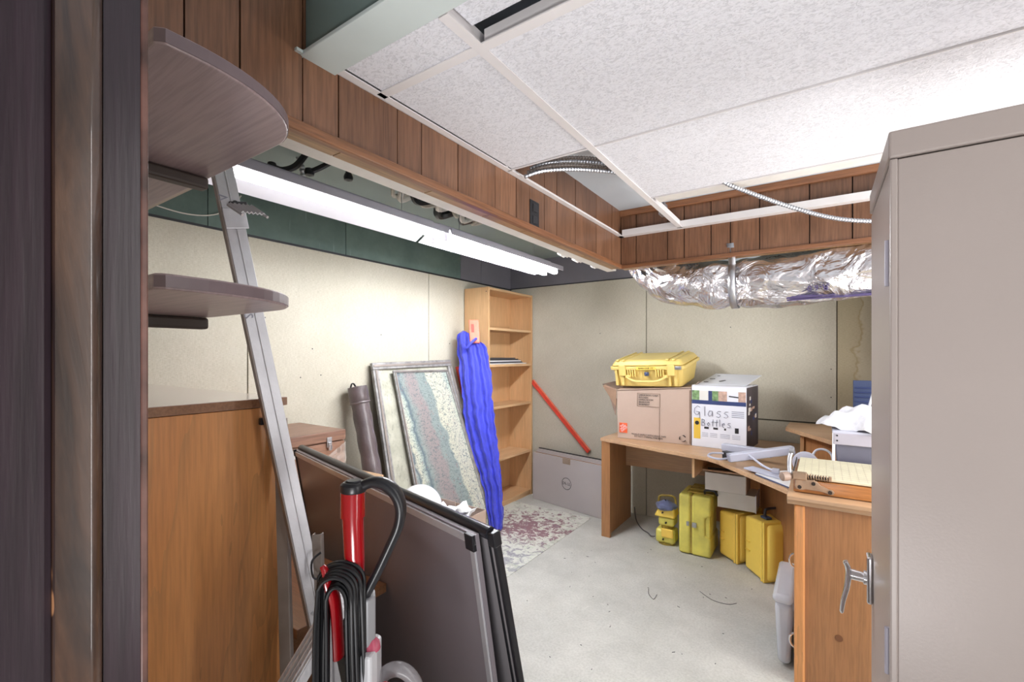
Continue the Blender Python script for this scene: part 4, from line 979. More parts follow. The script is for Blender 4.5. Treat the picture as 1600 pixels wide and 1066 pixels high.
# ================================================================== BROWN CARTON
bx0, bx1, by0, by1, bz = -1.311, -.770, 3.385, 3.80, .761
t = thing('brown_carton', 'brown cardboard moving box with orange logo under the yellow case', 'box', (-1.04, 3.6, bz))
zt = 1.135; b = B()
b.hexa([(bx0, by0, bz), (bx1, by0, bz), (bx1, by1, bz), (bx0, by1, bz), (bx0 - .008, by0 - .004, 1.125), (bx1, by0 + .002, 1.165), (bx1 + .003, by1, 1.165), (bx0, by1, 1.14)])
obj('body', b, M['card'], t, bev=.003)
# flaps: front flap folded over flat, left flap hanging torn, right flap up
def flap(name, pts, mt=None, th=.004): 
    b = B(); P_ = [Vector(p) for p in pts]; n_ = (P_[1] - P_[0]).cross(P_[2] - P_[0]).normalized() * th
    b.hexa([tuple(p) for p in P_] + [tuple(p + n_) for p in P_]); return obj(name, b, mt or M['card'], t, bev=.001, seg=1)
flap('top_flap', [(bx0 - .01, by0 - .012, 1.128), (bx1, by0 - .008, 1.168), (bx1, by0 + .2, 1.172), (bx0, by0 + .2, 1.150)])
flap('top_flap', [(bx0, by0 + .2, 1.142), (bx1, by0 + .2, 1.168), (bx1, by1, 1.168), (bx0, by1, 1.142)])
flap('side_flap', [(bx0 - .15, by0 + .05, 1.165), (bx0, by0 - .01, 1.13), (bx0, by1 - .06, 1.15), (bx0 - .15, by1 - .1, 1.175)], M['card_edge'])
flap('torn_flap', [(bx0 - .135, by0 + .03, 1.155), (bx0 - .008, by0 - .012, 1.00), (bx0 - .006, by0 - .008, 1.13), (bx0 - .12, by0 + .05, 1.165)], M['card_in'])
flap('torn_flap', [(bx0 - .10, by0 + .06, 1.10), (bx0 - .01, by0 - .01, .93), (bx0 - .006, by0, 1.06), (bx0 - .09, by0 + .08, 1.14)], M['card_edge'])
flap('side_flap', [(bx1 + .003, by0, 1.168), (bx1 + .035, by0 + .08, 1.205), (bx1 + .035, by1, 1.205), (bx1 + .003, by1, 1.17)], M['card'])
obj('worn_corner', bx(bx1 - .010, by0 - .004, bz + .01, bx1 + .003, by0 + .012, 1.15), M['card_edge'], t, bev=.003)
dB = Vector((bx1 - bx0, 0, 0))
def onfront(x, z, w_, h_, mt, nm, y=by0 - .0045): return obj(nm, bx(x, y, z, x + w_, y + .003, z + h_), mt, t)
onfront(bx0 + .015, .805, .062, .075, M['orange'], 'logo_square')
mL = basis((bx0 + .046, by0 - .005, .845), (.8, 0, .6), (-.6, 0, .8))
for i, s_ in enumerate(('THE', 'HOME', 'DEPOT')):
    text_obj('logo_letters', s_, .019, M['card_white'], mL @ Matrix.Translation((.0 , .016 - .016 * i, .0)), t)
x_, z_ = bx0 + .155, 1.015
for a in ((x_, z_, .17, .002), (x_, z_ + .098, .17, .002), (x_, z_, .002, .1), (x_ + .168, z_, .002, .1)): onfront(*a, M['card_edge'], 'label_outline')
for i, s_ in enumerate(('LARGE BOX / CAJA', 'KITCHEN', 'LIVING ROOM', 'BEDROOM', 'BASEMENT')):
    text_obj('label_text', s_, .017, M['ink'], FRONT((x_ + .012, by0 - .006, z_ + .085 - .0175 * i)), t, align='LEFT')
text_obj('box_text', 'MOVE IT SAFELY WITH HEAVY TAPE\nDO NOT OVERFILL THIS BOX', .016, M['ink'], FRONT((bx0 + .24, by0 - .006, .795)), t)
for k in range(3):
    a = k * 2 * PI / 3 + .5; c0 = Vector((bx1 - .055, by0 - .006, .805))
    pts = [(c0.x + .022 * math.cos(a + j * .25), c0.y, c0.z + .022 * math.sin(a + j * .25)) for j in range(6)]
    obj('recycling_arrow', B().tube(pts, [.008, .008, .008, .010, .006, .001], 6, flat=.25), M['ink'], t)
onfront(bx0 + .32, bz + .01, .0015, .24, M['card_edge'], 'crease')

# ================================================================== WHITE CARTON
t = thing('white_carton', 'white printed carton with handwritten marker words beside the brown carton', 'box', (-.765, 3.385, .761), (0, 0, -.085))
WM = W[t.name]
def LB(*a): b = B(); b.X = WM; return b.box(*a)
Wd, Dp, Ht = .352, .36, .425
obj('body', LB(0, 0, 0, Wd, Dp, Ht), M['card_white'], t, bev=.002)
obj('side_print', LB(Wd, .004, .004, Wd + .001, Dp - .004, Ht - .004), M['navy_dark'], t)
obj('picture_band', LB(.002, -.001, .31, Wd - .002, 0, .40), M['card_white'], t)
obj('blue_band', LB(.002, -.0015, .298, Wd - .002, -.0002, .325), M['navy'], t)
for i, (a, c, mt) in enumerate(((.0, .05, 'green_print'), (.05, .11, 'card_white2'), (.11, .135, 'navy'), (.135, .175, 'green_print'), (.175, .23, 'skin_print'), (.235, .30, 'card_white'), (.30, .345, 'skin_print'))):
    obj('printed_photo', LB(a + .003, -.002, .325, c + .003, -.0002, .392), M[mt], t)
b = B(); b.X = WM @ Matrix.Translation((.275, -.003, .358)) @ Matrix.Rotation(.1, 4, 'Y'); b.box(-.03, -.0003, -.004, .03, .0003, .004); obj('printed_photo', b, M['ink'], t)
b = B(); b.X = WM; b.cyl((.155, -.0022, .362), (.155, -.003, .362), .016, n=18); obj('printed_photo', b, M['green_print'], t)
obj('yellow_panel', LB(.015, -.0015, .055, .06, -.0002, .20), M['yellow_print'], t)
b = B(); b.X = WM; b.cyl((.037, -.0015, .165), (.037, -.0025, .165), .014, n=18); obj('print_dot', b, M['ink'], t)
for i in range(4):
    obj('print_block', LB(.262, -.0012, .225 + i * .012, .338, -.0002, .220 + i * .012), M['ink_grey'], t)
for x, wv in ((.07, .04), (.125, .045), (.19, .06), (.265, .05)):
    for i in range(3): obj('print_block', LB(x, -.0012, .075 + i * .011, x + wv, -.0002, .078 + i * .011), M['ink_grey'], t)
for x, wv in ((.085, .03), (.145, .03), (.215, .012)): obj('print_block', LB(x, -.0014, .128, x + wv, -.0002, .142), M['ink'], t)
obj('print_block', LB(.282, -.0014, .115, .305, -.0002, .15), M['ink'], t)
# handwriting: Glass / Bottles
def stroke(pts, r=.0022):
    b = B(); b.X = WM; b.tube([(x, -.0032, z) for x, z in pts], r, 5, flat=.5); obj('marker_stroke', b, M['ink_pen'], t)
def wr(x, z, s, letters):
    G = {'G': [[(.9, 1.25), (.5, 1.45), (.1, 1.1), (.0, .5), (.25, .2), (.6, .25), (.8, .6), (.3, .65)], [(.8, .6), (.85, -.1), (.75, -.3)]],
         'l': [[(.2, 1.4), (.2, .1)]], 'a': [[(.7, .8), (.3, .85), (.05, .4), (.25, .08), (.6, .3), (.7, .8), (.75, .1)]],
         's': [[(.7, .85), (.3, .85), (.1, .6), (.55, .45), (.65, .2), (.4, .02), (.05, .1)]],
         'B': [[(.1, 1.25), (.05, 0)], [(.1, 1.25), (.55, 1.15), (.5, .75), (.1, .65), (.65, .5), (.6, .1), (.05, 0)]],
         'o': [[(.35, .7), (.05, .4), (.3, .02), (.6, .35), (.35, .7)]], 't': [[(.35, 1.3), (.25, .05)], [(.0, .8), (.6, .85)]],
         'e': [[(.1, .45), (.6, .5), (.45, .8), (.1, .6), (.1, .15), (.5, .05)]]}
    for ch, wd in letters:
        for st in G[ch]: stroke([(x + px * s * .9, z + pz * s) for px, pz in st])
        x += wd * s
wr(.018, .212, .050, [('G', 1.25), ('l', .55), ('a', 1.1), ('s', .95), ('s', .9)])
wr(.068, .148, .037, [('B', .95), ('o', .8), ('t', .65), ('t', .65), ('l', .5), ('e', .9), ('s', .8)])
b = B(); b.X = WM; b.hexa([(0, -.002, Ht), (Wd, -.002, Ht), (Wd, Dp * .5, Ht + .004), (0, Dp * .5, Ht + .004), (0, -.002, Ht + .003), (Wd, -.002, Ht + .003), (Wd, Dp * .5, Ht + .008), (0, Dp * .5, Ht + .008)])
obj('top_flap', b, M['card_white'], t)
b = B(); b.X = WM; b.hexa([(.02, .08, Ht + .006), (Wd - .02, .08, Ht + .006), (Wd + .02, Dp + .02, Ht + .065), (.06, Dp + .02, Ht + .07), (.02, .08, Ht + .009), (Wd - .02, .08, Ht + .009), (Wd + .02, Dp + .02, Ht + .068), (.06, Dp + .02, Ht + .073)])
tf = obj('raised_flap', b, M['card_white'], t)
for (x, y, l, a) in ((.16, .17, .05, .9), (.08, .22, .035, .2), (.06, .13, .03, .1), (.10, .31, .02, .3)):
    b = B(); b.X = WM @ Matrix.Translation((x, y, Ht + .012 + (y - .08) * .20)) @ Matrix.Rotation(.2, 4, 'X') @ Matrix.Rotation(a, 4, 'Z'); b.box(-l / 2, -.006, 0, l / 2, .006, .0012); obj('print_mark', b, M['ink'], tf)
rnd = random.Random(8)
for i in range(14):
    y, z = rnd.uniform(.03, Dp - .09), rnd.uniform(.06, Ht - .08)
    obj('side_print_mark', LB(Wd + .001, y, z, Wd + .002, y + rnd.uniform(.03, .07), z + rnd.uniform(.01, .03)), (M['card_white2'], M['skin_print'], M['navy'])[i % 3], t)

# ================================================================== YELLOW HARD CASE on the brown carton
t = thing('yellow_hard_case', 'pale yellow hard case with front handle on the brown carton', 'case', (-1.365, 3.40, 1.150), (math.radians(9), math.radians(-1.5), math.radians(-3)))
WM = W[t.name]
def LP(poly, z0, z1):
    b = B(); b.X = WM; return b.prism(poly, z0, z1)
def rr_poly(x0, y0, x1, y1, r, n=5):
    out = []
    for cx, cy, a0 in ((x1 - r, y0 + r, -PI / 2), (x1 - r, y1 - r, 0), (x0 + r, y1 - r, PI / 2), (x0 + r, y0 + r, PI)):
        out += [(cx + r * math.cos(a0 + i * PI / 2 / n), cy + r * math.sin(a0 + i * PI / 2 / n)) for i in range(n + 1)]
    return out
cw, cd = .56, .42
def taper(x0, y0, x1, y1, r, z0, z1, ins0, ins1, mt, nm, par=t, bev=.006):
    p0 = rr_poly(x0 + ins0, y0 + ins0, x1 - ins0, y1 - ins0, r); p1 = rr_poly(x0 + ins1, y0 + ins1, x1 - ins1, y1 - ins1, r); n = len(p0)
    b = B(); b.X = W[par.name]; b.add([(x, y, z0) for x, y in p0] + [(x, y, z1) for x, y in p1], [tuple(range(n - 1, -1, -1)), tuple(range(n, 2 * n))] + [(i, (i + 1) % n, (i + 1) % n + n, i + n) for i in range(n)])
    return obj(nm, b, mt, par, bev=bev, smooth=True)
taper(0, 0, cw, cd, .03, 0, .135, .035, .012, M['pelican'], 'case_base')
taper(0, 0, cw, cd, .03, .135, .160, -.004, -.004, M['pelican'], 'rim', bev=.004)
taper(0, 0, cw, cd, .03, .162, .205, .002, .030, M['pelican'], 'case_lid', bev=.012)
for x in (.045, .095, .43, .475): obj('rib', LB(x, -.001 if False else .012, .198, x + .022, cd - .012, .212), M['pelican'], t, bev=.006)
for x in (.035, .085, .44, .485): obj('rib', LB(x, .0, .012, x + .022, .03, .135), M['pelican'], t, bev=.006)
for x in (.075, .445): obj('latch', LB(x, -.016, .09, x + .055, .004, .172), M['pelican'], t, bev=.006)
obj('padlock_plate', LB(.50, -.010, .135, .545, .002, .160), M['steel'], t, bev=.003)
for x0_ in (.14, .355):
    for i in range(4): obj('grille_bar', LB(x0_ + i * .018, -.006, .082, x0_ + .009 + i * .018, .014, .135), M['pelican'], t, bev=.002)
obj('handle', (lambda b: (setattr(b, 'X', WM), b.tube(smoothpts([(.135, -.004, .085), (.15, -.02, .075), (.175, -.026, .062), (.22, -.028, .052), (.35, -.028, .052), (.395, -.026, .062), (.42, -.02, .075), (.435, -.004, .085)], 5), .0095, 10))[1])(B()), M['pelican'], t, smooth=True)
for x in (.125, .41): obj('handle_mount', LB(x, -.012, .072, x + .035, .01, .096), M['pelican'], t, bev=.003)
obj('valve', LB(.272, -.010, .088, .305, .008, .118), M['navy_board'], t, bev=.006, label='blue grey pressure valve')
obj('name_plate', LB(.215, -.007, .136, .36, -.002, .158), M['yel2'], t)
text_obj('plate_text', 'HARD CASE CO', .016, M['ink'], WM @ basis((.287, -.0078, .147), (1, 0, 0), (0, 0, 1)), t)

# ================================================================== YELLOW CASES under the desk
# lime yellow two-part case
t = thing('instrument_case', 'scuffed lime yellow two-part instrument case with silver latches', 'case', (-.845, 3.345, 0))
def case_half(x0, x1, nm):
    b = B(); b.box(x0, 3.345, .004, x1, 3.62, .42)
    return obj(nm, b, M['yel_old'], t, bev=.018, seg=4, smooth=True)
case_half(-.845, -.765, 'lid_half'); 
obj('body_half', B().extr([(-.758, .004), (-.632, .004), (-.632, .135), (-.668, .15), (-.668, .27), (-.632, .29), (-.632, .42), (-.758, .42)], 'y', 3.345, 3.62), M['yel_old'], t, bev=.016, seg=3, smooth=True)
obj('recess_plate', bx(-.70, 3.36, .13, -.64, 3.60, .30), M['yel_old'], t, bev=.01)
obj('seam', bx(-.768, 3.352, .012, -.754, 3.61, .412), M['yel_dark'], t)
obj('latch', bx(-.79, 3.333, .205, -.772, 3.346, .235), M['steel'], t, bev=.003)
obj('latch', bx(-.752, 3.331, .20, -.722, 3.346, .235), M['steel'], t, bev=.005)
obj('top_tray', B().box(-.80, 3.40, .42, -.62, 3.64, .432), M['yel_dark'], t, bev=.004)
for y in (3.44, 3.50, 3.56): obj('top_rib', bx(-.79, y, .432, -.64, y + .03, .445), M['yel_dark'], t, bev=.004)
obj('carry_handle', B().tube(smoothpts([(-.68, 3.40, .43), (-.675, 3.39, .455), (-.62, 3.39, .46), (-.60, 3.40, .43)], 5), .008, 8), M['black'], t, smooth=True)
# middle warm yellow case
def ycase(name, label, loc, rz, w_, l_, h, lid, mat, handle=True):
    t = thing(name, label, 'case', loc, (0, 0, rz)); Wm = W[t.name]
    def bb(*a): b = B(); b.X = Wm; return b.box(*a)
    def tp(y0, y1, x0, x1, ins, nm, bev=.02):
        # shell half tapering away along x
        b = B(); b.X = Wm; b.hexa([(x0, y0, .004), (x1, y0 + ins, .004 + ins), (x1, y1 - ins, .004 + ins), (x0, y1, .004), (x0, y0, h), (x1, y0 + ins, h - ins), (x1, y1 - ins, h - ins), (x0, y1, h)])
        return obj(nm, b, mat, t, bev=bev, seg=4, smooth=True)
    b = B(); b.X = Wm; ins = .012
    s_ = w_ * lid
    b.hexa([(0, ins, .004 + ins), (s_, 0, .004), (s_, l_, .004), (0, l_ - ins, .004 + ins), (0, ins, h - ins), (s_, 0, h), (s_, l_, h), (0, l_ - ins, h - ins)])
    obj('case_body', b, mat, t, bev=.018, seg=4, smooth=True)
    obj('rim', bb(s_ - .004, -.006, .001, s_ + .012, l_ + .006, h + .006), mat, t, bev=.005)
    obj('seam', bb(s_ + .012, -.003, .004, s_ + .0145, l_ + .003, h + .003), M['yel_dark'], t)
    obj('rim', bb(s_ + .0145, -.006, .001, s_ + .030, l_ + .006, h + .006), mat, t, bev=.005)
    tp(0.004, l_ - .004, s_ + .028, w_ + .02, .03, 'case_lid')
    for z in (.45, .6):
        obj('emboss', bb(.10 * w_, -.002, h * (z - .06), .28 * w_, .012, h * (z - .05)), mat, t, bev=.001)
    if handle:
        hx = s_ * .95
        b = B(); b.X = Wm; b.tube(smoothpts([(hx - .05, l_ * .22, h + .002), (hx - .055, l_ * .24, h + .045), (hx - .05, l_ * .30, h + .058), (hx - .05, l_ * .58, h + .058), (hx - .055, l_ * .64, h + .045), (hx - .05, l_ * .66, h + .002)], 5), .0085, 8); obj('carry_handle', b, M['navy_dark'], t, smooth=True)
        for yv in (.18, .62): obj('handle_base', bb(hx - .075, l_ * yv, h - .002, hx - .02, l_ * yv + .04, h + .012), M['navy_board'], t, bev=.003)
    return t, Wm
t, _ = ycase('instrument_case', 'warm yellow hard case standing under the small white boxes', (-.605, 3.445, 0), -.50, .165, .26, .33, .78, M['yel'], False)
t, Wm = ycase('instrument_case', 'bright yellow hard case with dark folding handle beside the clear tub', (-.43, 3.32, 0), -.78, .205, .34, .365, .80, M['yel2'])
for i in range(4):
    b = B(); b.X = Wm; b.box(.2275, .17 - .0, .20 + i * .012, .2295, .25, .205 + i * .012); obj('label_line', b, M['dark_steel'], t)

# small yellow instrument with rag
t = thing('survey_instrument', 'small old yellow survey instrument on the floor under the desk', 'instrument', (-.955, 3.47, 0))
c = (-.955, 3.47, 0)
obj('lower_body', bx(-1.03, 3.41, .012, -.89, 3.53, .115), M['yel_old'], t, bev=.022, seg=4, smooth=True)
obj('lower_panel', bx(-.985, 3.402, .06, -.90, 3.42, .125), M['yel'], t, bev=.008)
obj('neck', B().cyl((-.955, 3.47, .11), (-.955, 3.47, .145), .045), M['yel_dark'], t, smooth=True)
obj('middle_body', bx(-1.01, 3.415, .14, -.895, 3.53, .205), M['yel_old'], t, bev=.018, seg=4, smooth=True)
obj('upper_body', B().hexa([(-1.04, 3.40, .205), (-.885, 3.40, .205), (-.885, 3.54, .205), (-1.04, 3.54, .205), (-1.00, 3.42, .285), (-.90, 3.42, .285), (-.90, 3.53, .285), (-1.00, 3.53, .285)]), M['yel2'], t, bev=.016, seg=3, smooth=True)
obj('base_foot', B().cyl((-.96, 3.47, 0), (-.96, 3.47, .014), .06), M['yel_dark'], t)
obj('carry_handle', B().tube(smoothpts([(-1.02, 3.47, .27), (-1.015, 3.47, .335), (-.96, 3.47, .352), (-.905, 3.47, .345), (-.895, 3.47, .27)], 6), .008, 8), M['yel_dark'], t, smooth=True)
for x, z in ((-.975, .24), (-.95, .17), (-.97, .045)): obj('screw', B().cyl((x, 3.412, z), (x, 3.397, z), .006, n=10), M['ink'], t)
def ragfn(a, c_):
    th = 2 * PI * a; r = .075 * math.sin(PI * (.15 + .80 * c_)) * (1 + .22 * math.sin(5 * th) * (1 - c_))
    return (-.955 + r * math.cos(th), 3.43 + r * .8 * math.sin(th), .258 + .072 * (1 - (1 - c_) ** 0.9) - .0 + .012 * mnoise.noise(Vector((th, c_ * 4, 0))))
o = obj('crumpled_rag', B().grid(ragfn, 30, 12, True), M['blue_rag'], smooth=True); tag(o, 'crumpled blue-grey rag on top of the yellow survey instrument', 'rag')
o = obj('floor_cable', B().tube(smoothpts([(-1.33, 3.82, .10), (-1.28, 3.72, .03), (-1.20, 3.62, .006), (-1.13, 3.56, .006), (-1.09, 3.50, .012), (-1.05, 3.46, .03)], 6) , .0045, 6), M['paper_dark'], smooth=True); tag(o, 'thin grey cable trailing on the floor to the survey instrument', 'cable')

# small white boxes
t = thing('small_carton', 'small white carton, lower of the two under the desk top', 'box', (-.49, 3.52, .343), (0, 0, .05))
obj('body', LB(0, 0, 0, 1, 1, 1) if False else bx(-.60, 3.405, .355, -.365, 3.60, .462), M['card_white2'], t, bev=.002)
obj('lid_edge', bx(-.368, 3.40, .352, -.362, 3.605, .468), M['card_white'], t)
t = thing('small_carton', 'small white carton, upper of the two touching the desk underside', 'box', (-.55, 3.5, .466), (0, 0, 0))
obj('body', bx(-.675, 3.375, .470, -.42, 3.58, .590), M['card_white2'], t, bev=.002)
obj('end_flap', bx(-.4205, 3.380, .474, -.417, 3.575, .588), M['card'], t)

# ================================================================== CLEAR TUB
t = thing('storage_tub', 'clear plastic lidded storage tub beside the drawer pedestal', 'tub', (-.2, 2.6, 0))
def tubshell(x0, y0, x1, y1, z0, z1, ins, mt, nm, bev=.01):
    b = B(); b.hexa([(x0 + ins, y0 + ins, z0), (x1 - ins, y0 + ins, z0), (x1 - ins, y1 - ins, z0), (x0 + ins, y1 - ins, z0), (x0, y0, z1), (x1, y0, z1), (x1, y1, z1), (x0, y1, z1)])
    return obj(nm, b, mt, t, bev=bev, seg=3, smooth=True)
tubshell(-.180, 2.365, -.106, 2.76, .012, .285, .012, M['tub'], 'tub_body', .02)
tubshell(-.190, 2.355, -.104, 2.775, .285, .328, .004, M['tub'], 'tub_lid', .02)
tubshell(-.168, 2.40, -.115, 2.74, .02, .10, .006, M['ink_grey'], 'contents', .01)
obj('contents', bx(-.165, 2.42, .19, -.12, 2.6, .25), M['projector'], t)

# ================================================================== DESK-TOP CLUTTER
t = thing('copy_stand', 'folded lavender-grey copy stand with two arms lying on the desk', 'equipment', (-.38, 2.95, .761))
def bar(p0, p1, w_, h_, mt, nm, bev=.006):
    a = Vector(p1) - Vector(p0); b = B(); b.X = basis(p0, a, (-a.y, a.x, 0)); b.box(0, -w_ / 2, 0, a.length, w_ / 2, h_); return obj(nm, b, mt, t, bev=bev, seg=3, smooth=True)
bar((-.44, 2.86, .790), (-.13, 2.99, .850), .05, .045, M['projector'], 'arm')
bar((-.52, 3.13, .800), (-.24, 3.06, .800), .05, .045, M['projector'], 'arm')
bar((-.445, 2.858, .792), (-.43, 2.864, .795), .046, .042, M['ink_grey'], 'end_cap', .002)
bar((-.50, 3.06, .762), (-.44, 3.02, .762), .04, .05, M['dark_steel'], 'hinge', .004)
obj('cable', B().tube(smoothpts([(-.50, 3.03, .80), (-.56, 3.0, .80), (-.57, 2.95, .79), (-.50, 2.90, .79), (-.42, 2.91, .81), (-.36, 2.89, .84), (-.27, 2.82, .80), (-.20, 2.77, .785)], 7), .006, 8), M['projector'], t, smooth=True)
obj('slim_plate', B().hexa([(-.36, 2.80, .772), (-.17, 2.66, .772), (-.13, 2.70, .772), (-.32, 2.86, .772), (-.36, 2.80, .782), (-.17, 2.66, .782), (-.13, 2.70, .782), (-.32, 2.86, .782)]), M['projector'], t, bev=.002)
obj('switch_block', bx(-.22, 2.73, .782, -.185, 2.77, .805), M['projector'], t, bev=.003)
t = thing('binder', 'flat navy binder under the copy stand by the paper cutter', 'binder', (-.2, 2.8, .761))
obj('cover', B().prism([(-.30, 2.745), (-.13, 2.55), (.05, 2.75), (-.14, 2.94)], .7615, .766), M['navy_board'], t)
obj('pages', B().prism([(-.295, 2.75), (-.13, 2.56), (.04, 2.75), (-.14, 2.935)], .766, .770), M['paper'], t)
o = obj('round_dial', B().cyl((-.075, 2.86, .83), (-.075, 2.875, .83), .06, n=24) , M['projector'], bev=.004); tag(o, 'pale blue-grey disc standing behind the paper cutter corner', 'disc')
o = obj('cable_loop', B().tube(smoothpts([(-.05, 2.93, .765), (-.04, 2.95, .87), (.0, 2.96, .895), (.04, 2.95, .87), (.05, 2.94, .78)], 6), .006, 8), M['card_white'], smooth=True); tag(o, 'white cable loop standing up behind the paper cutter', 'cable')

# ================================================================== PAPER CUTTER
t = thing('paper_cutter', 'old wooden guillotine paper cutter with cream ruled board', 'paper cutter', (.15, 2.55, .806))
obj('base', B().box(-.105, 2.335, .808, .42, 2.36, .862).box(-.105, 2.36, .812, .42, 2.775, .866), M['cutter_x'], t, bev=.002)
obj('board', bx(-.095, 2.345, .866, .42, 2.775, .876), M['grid_board'], t, bev=.002)
for i in range(17): obj('rule_line', bx(-.07 + i * .028, 2.35, .8762, -.0693 + i * .028, 2.77, .8764), M['tape'], t)
for i in range(10): obj('rule_line', bx(-.09, 2.37 + i * .04, .8762, .415, 2.3707 + i * .04, .8764), M['tape'], t)
br = [(-.100, .835), (-.098, .862), (-.06, .866), (-.03, .868), (-.018, .862), (-.008, .85), (.02, .838), (.035, .835), (.042, .826), (.036, .815), (.022, .813), (.008, .820), (-.01, .823), (-.06, .824), (-.075, .818), (-.095, .82)]
obj('iron_bracket', B().extr(br, 'y', 2.325, 2.335), M['iron'], t, bev=.002)
for x, z in ((-.082, .832), (-.032, .853), (.026, .825)): obj('bolt', B().cyl((x, 2.326, z), (x, 2.320, z), .0075, n=12), M['knob_hole'], t)
obj('pivot_block', bx(-.108, 2.32, .862, -.055, 2.36, .892), M['iron'], t, bev=.004)
hel = [(-.055 + .075 * i / 96, 2.338 + .010 * math.cos(i * PI / 6), .878 + .010 * math.sin(i * PI / 6)) for i in range(97)]
obj('spring', B().tube(hel, .0022, 6), M['iron'], t, smooth=True)
obj('spring_rod', B().cyl((-.055, 2.338, .878), (.025, 2.338, .878), .005, n=8), M['dark_steel'], t)
obj('spring_nut', bx(.02, 2.33, .868, .032, 2.346, .888), M['iron'], t, bev=.002)
obj('arm', B().tube(smoothpts([(-.118, 2.345, .875), (-.122, 2.36, .90), (-.122, 2.38, .94), (-.116, 2.39, .965), (-.112, 2.39, .985)], 6), .0085, 10), M['steel'], t, smooth=True)
obj('arm_eye', B().cyl((-.122, 2.385, .975), (-.106, 2.385, .975), .012, n=14), M['steel'], t)
obj('grip', B().tube([(-.150, 2.315, .868), (-.147, 2.318, .868), (-.128, 2.332, .870), (-.115, 2.34, .870)], [.012, .019, .020, .014], 16), M['handle_wood'], t, smooth=True)
obj('blade', bx(-.112, 2.35, .862, -.108, 2.78, .874), M['dark_steel'], t)

# ================================================================== GREY BIN with white bag on raised shelf
t = thing('grey_bin', 'dark grey rectangular bin lined by a white bag on raised shelf', 'bin', (.22, 3.0, .931))
wb_ = B(); 
def tapbox(x0, y0, x1, y1, z0, z1, ins):
    return B().hexa([(x0 + ins, y0 + ins, z0), (x1 - ins, y0 + ins, z0), (x1 - ins, y1 - ins, z0), (x0 + ins, y1 - ins, z0), (x0, y0, z1), (x1, y0, z1), (x1, y1, z1), (x0, y1, z1)])
M['bin'] = plain('charcoal_plastic', S(96, 96, 112), .45)
obj('tray_body', tapbox(.050, 2.80, .45, 3.02, .807, 1.01, .012), M['bin'], t, bev=.006)
obj('rim', bx(.040, 2.79, 1.01, .46, 3.025, 1.022), M['projector'], t, bev=.003)
obj('side_fold', B().box(.045, 2.788, .955, .46, 2.798, 1.012), M['lamp_side'], t, bev=.003)
for z in (.975, 1.0): obj('rivet', B().cyl((.060, 2.788, z), (.060, 2.784, z), .004, n=8), M['ink'], t)
obj('corner_edge', tapbox(.040, 2.792, .052, 2.802, .81, 1.01, .0), M['card_white'], t)
def bagf(a, c_):
    th = 2 * PI * a; r = math.sin(PI * (.5 * (1 - c_))) 
    k = 1 + .18 * math.sin(4 * th + 1) + .1 * math.sin(7 * th)
    q = Vector((.20 + .20 * r * k * math.cos(th), 2.92 + .13 * r * k * math.sin(th), 1.026 + .13 * c_ ** .8))
    return tuple(q + Vector((0, 0, 1)) * .035 * mnoise.noise(q * 16))
o = obj('white_bag', B().grid(bagf, 44, 16, True), M['white_cloth']); o.data.shade_smooth(); tag(o, 'crumpled white plastic bag heaped on the dark grey bin', 'bag')
t = thing('navy_folder', 'navy ribbed plastic panel standing behind the white bag', 'panel', (.2, 3.5, .93))
obj('panel', bx(.155, 3.50, .931, .40, 3.515, 1.245), M['navy_board'], t, bev=.003)
for i in range(8): obj('rib', bx(.165, 3.492, 1.0 + i * .028, .40, 3.50, 1.008 + i * .028), M['navy'], t, bev=.002)
t = thing('clear_binder', 'slanting glossy sheet protector with white spine beside the white bag', 'folder', (.2, 3.1, 1.0))
b = B().hexa([(.17, 3.12, .931), (.30, 3.12, .931), (.30, 3.13, .931), (.17, 3.13, .931), (.25, 3.12, 1.30), (.40, 3.12, 1.30), (.40, 3.13, 1.30), (.25, 3.13, 1.30)]); obj('sheet', b, M['bin'], t)
obj('spine', B().tube([(.165, 3.115, .937), (.248, 3.115, 1.30)], .006, 8), M['card_white'], t)

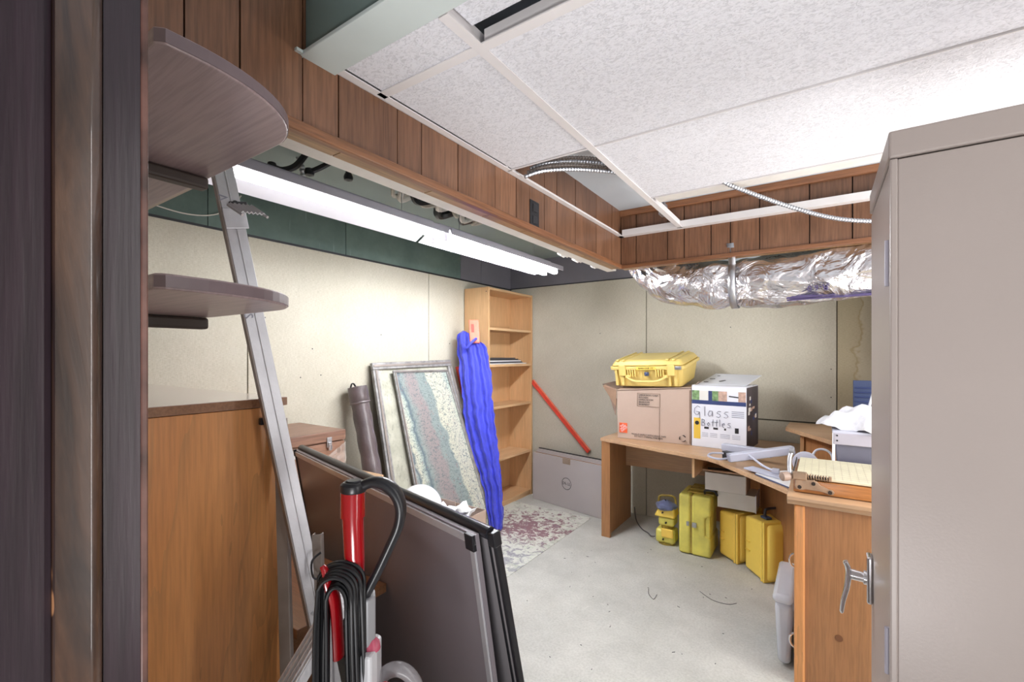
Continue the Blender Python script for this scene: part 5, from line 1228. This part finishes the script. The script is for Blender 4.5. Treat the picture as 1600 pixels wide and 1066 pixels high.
# ================================================================== METAL CABINET
cx0, cy0, cy1, ch = .107, 1.133, 1.555, 1.83
t = thing('metal_cabinet', 'tall beige steel cabinet with a chrome door handle at right', 'cabinet', (.6, 1.35, 0))
obj('body', B().box(cx0 + .012, cy0 + .004, .02, 1.0, cy1, ch - .055).box(cx0 + .012, cy0 + .004, 0, 1.0, cy1, .02), M['cabinet'], t, bev=.002)
obj('top_cap', bx(cx0 - .002, cy0, ch - .052, 1.004, cy1 + .004, ch), M['cabinet'], t, bev=.004)
obj('front_post', bx(cx0, cy0, 0, cx0 + .012, cy0 + .02, ch - .054), M['cabinet'], t, bev=.003)
obj('door_panel', bx(cx0 + .001, cy0 + .021, .06, cx0 + .0115, cy1 - .004, ch - .058), M['cabinet'], t, bev=.003)
for z in (.82, 1.58, .2): obj('hinge', B().cyl((cx0 - .002, cy0 + .024, z - .045), (cx0 - .002, cy0 + .024, z + .045), .0045, n=10), M['lamp_side'], t, smooth=True)
hz = .815; hy = cy1 - .04
hd = obj('handle_plate', B().box(cx0 - .012, hy - .022, hz - .06, cx0 + .001, hy + .022, hz + .062), M['chrome'], t, bev=.005, seg=3, label='chrome handle plate')
obj('handle_stem', B().tube([(cx0 - .010, hy, hz), (cx0 - .018, hy, hz), (cx0 - .019, hy, hz), (cx0 - .046, hy, hz + .002)], [.018, .018, .013, .014], 16), M['chrome'], t, smooth=True)
lv = smoothpts([(cx0 - .058, hy - .004, hz + .036), (cx0 - .050, hy - .004, hz + .012), (cx0 - .053, hy - .006, hz - .03), (cx0 - .061, hy - .006, hz - .07), (cx0 - .065, hy - .006, hz - .105)], 6)
obj('handle_lever', B().tube(lv, [.004] + [.014 - .004 * abs(i / 12 - .7) for i in range(1, len(lv) - 1)] + [.005], 14, flat=.55), M['chrome'], t, smooth=True)

# small bits of lint and grit on the concrete
rnd = random.Random(21); b = B()
for i in range(45):
    x, y = rnd.uniform(-1.55, -.25), rnd.uniform(1.2, 3.3); a = rnd.uniform(0, PI); l = rnd.uniform(.002, .008)
    b.X = Matrix.Translation((x, y, 0.0005)) @ Matrix.Rotation(a, 4, 'Z'); b.box(-l, -.0012, 0, l, .0012, .002)
o = obj('floor_grit', b, M['paper_dark']); o['kind'] = 'stuff'; tag(o, 'scattered dark lint and grit on the concrete floor', 'debris')
for p in ([(-.86, 2.72), (-.84, 2.66), (-.80, 2.62), (-.80, 2.68)], [(-.60, 2.86), (-.52, 2.80), (-.44, 2.80), (-.40, 2.84)]):
    o = obj('loose_thread', B().tube(smoothpts([(x, y, .002) for x, y in p], 6), .0016, 5), M['paper_dark']); tag(o, 'short dark thread lying on the concrete near the yellow cases' if p[0][0] < -.7 else 'longer dark thread curved in front of the bright yellow case', 'thread')
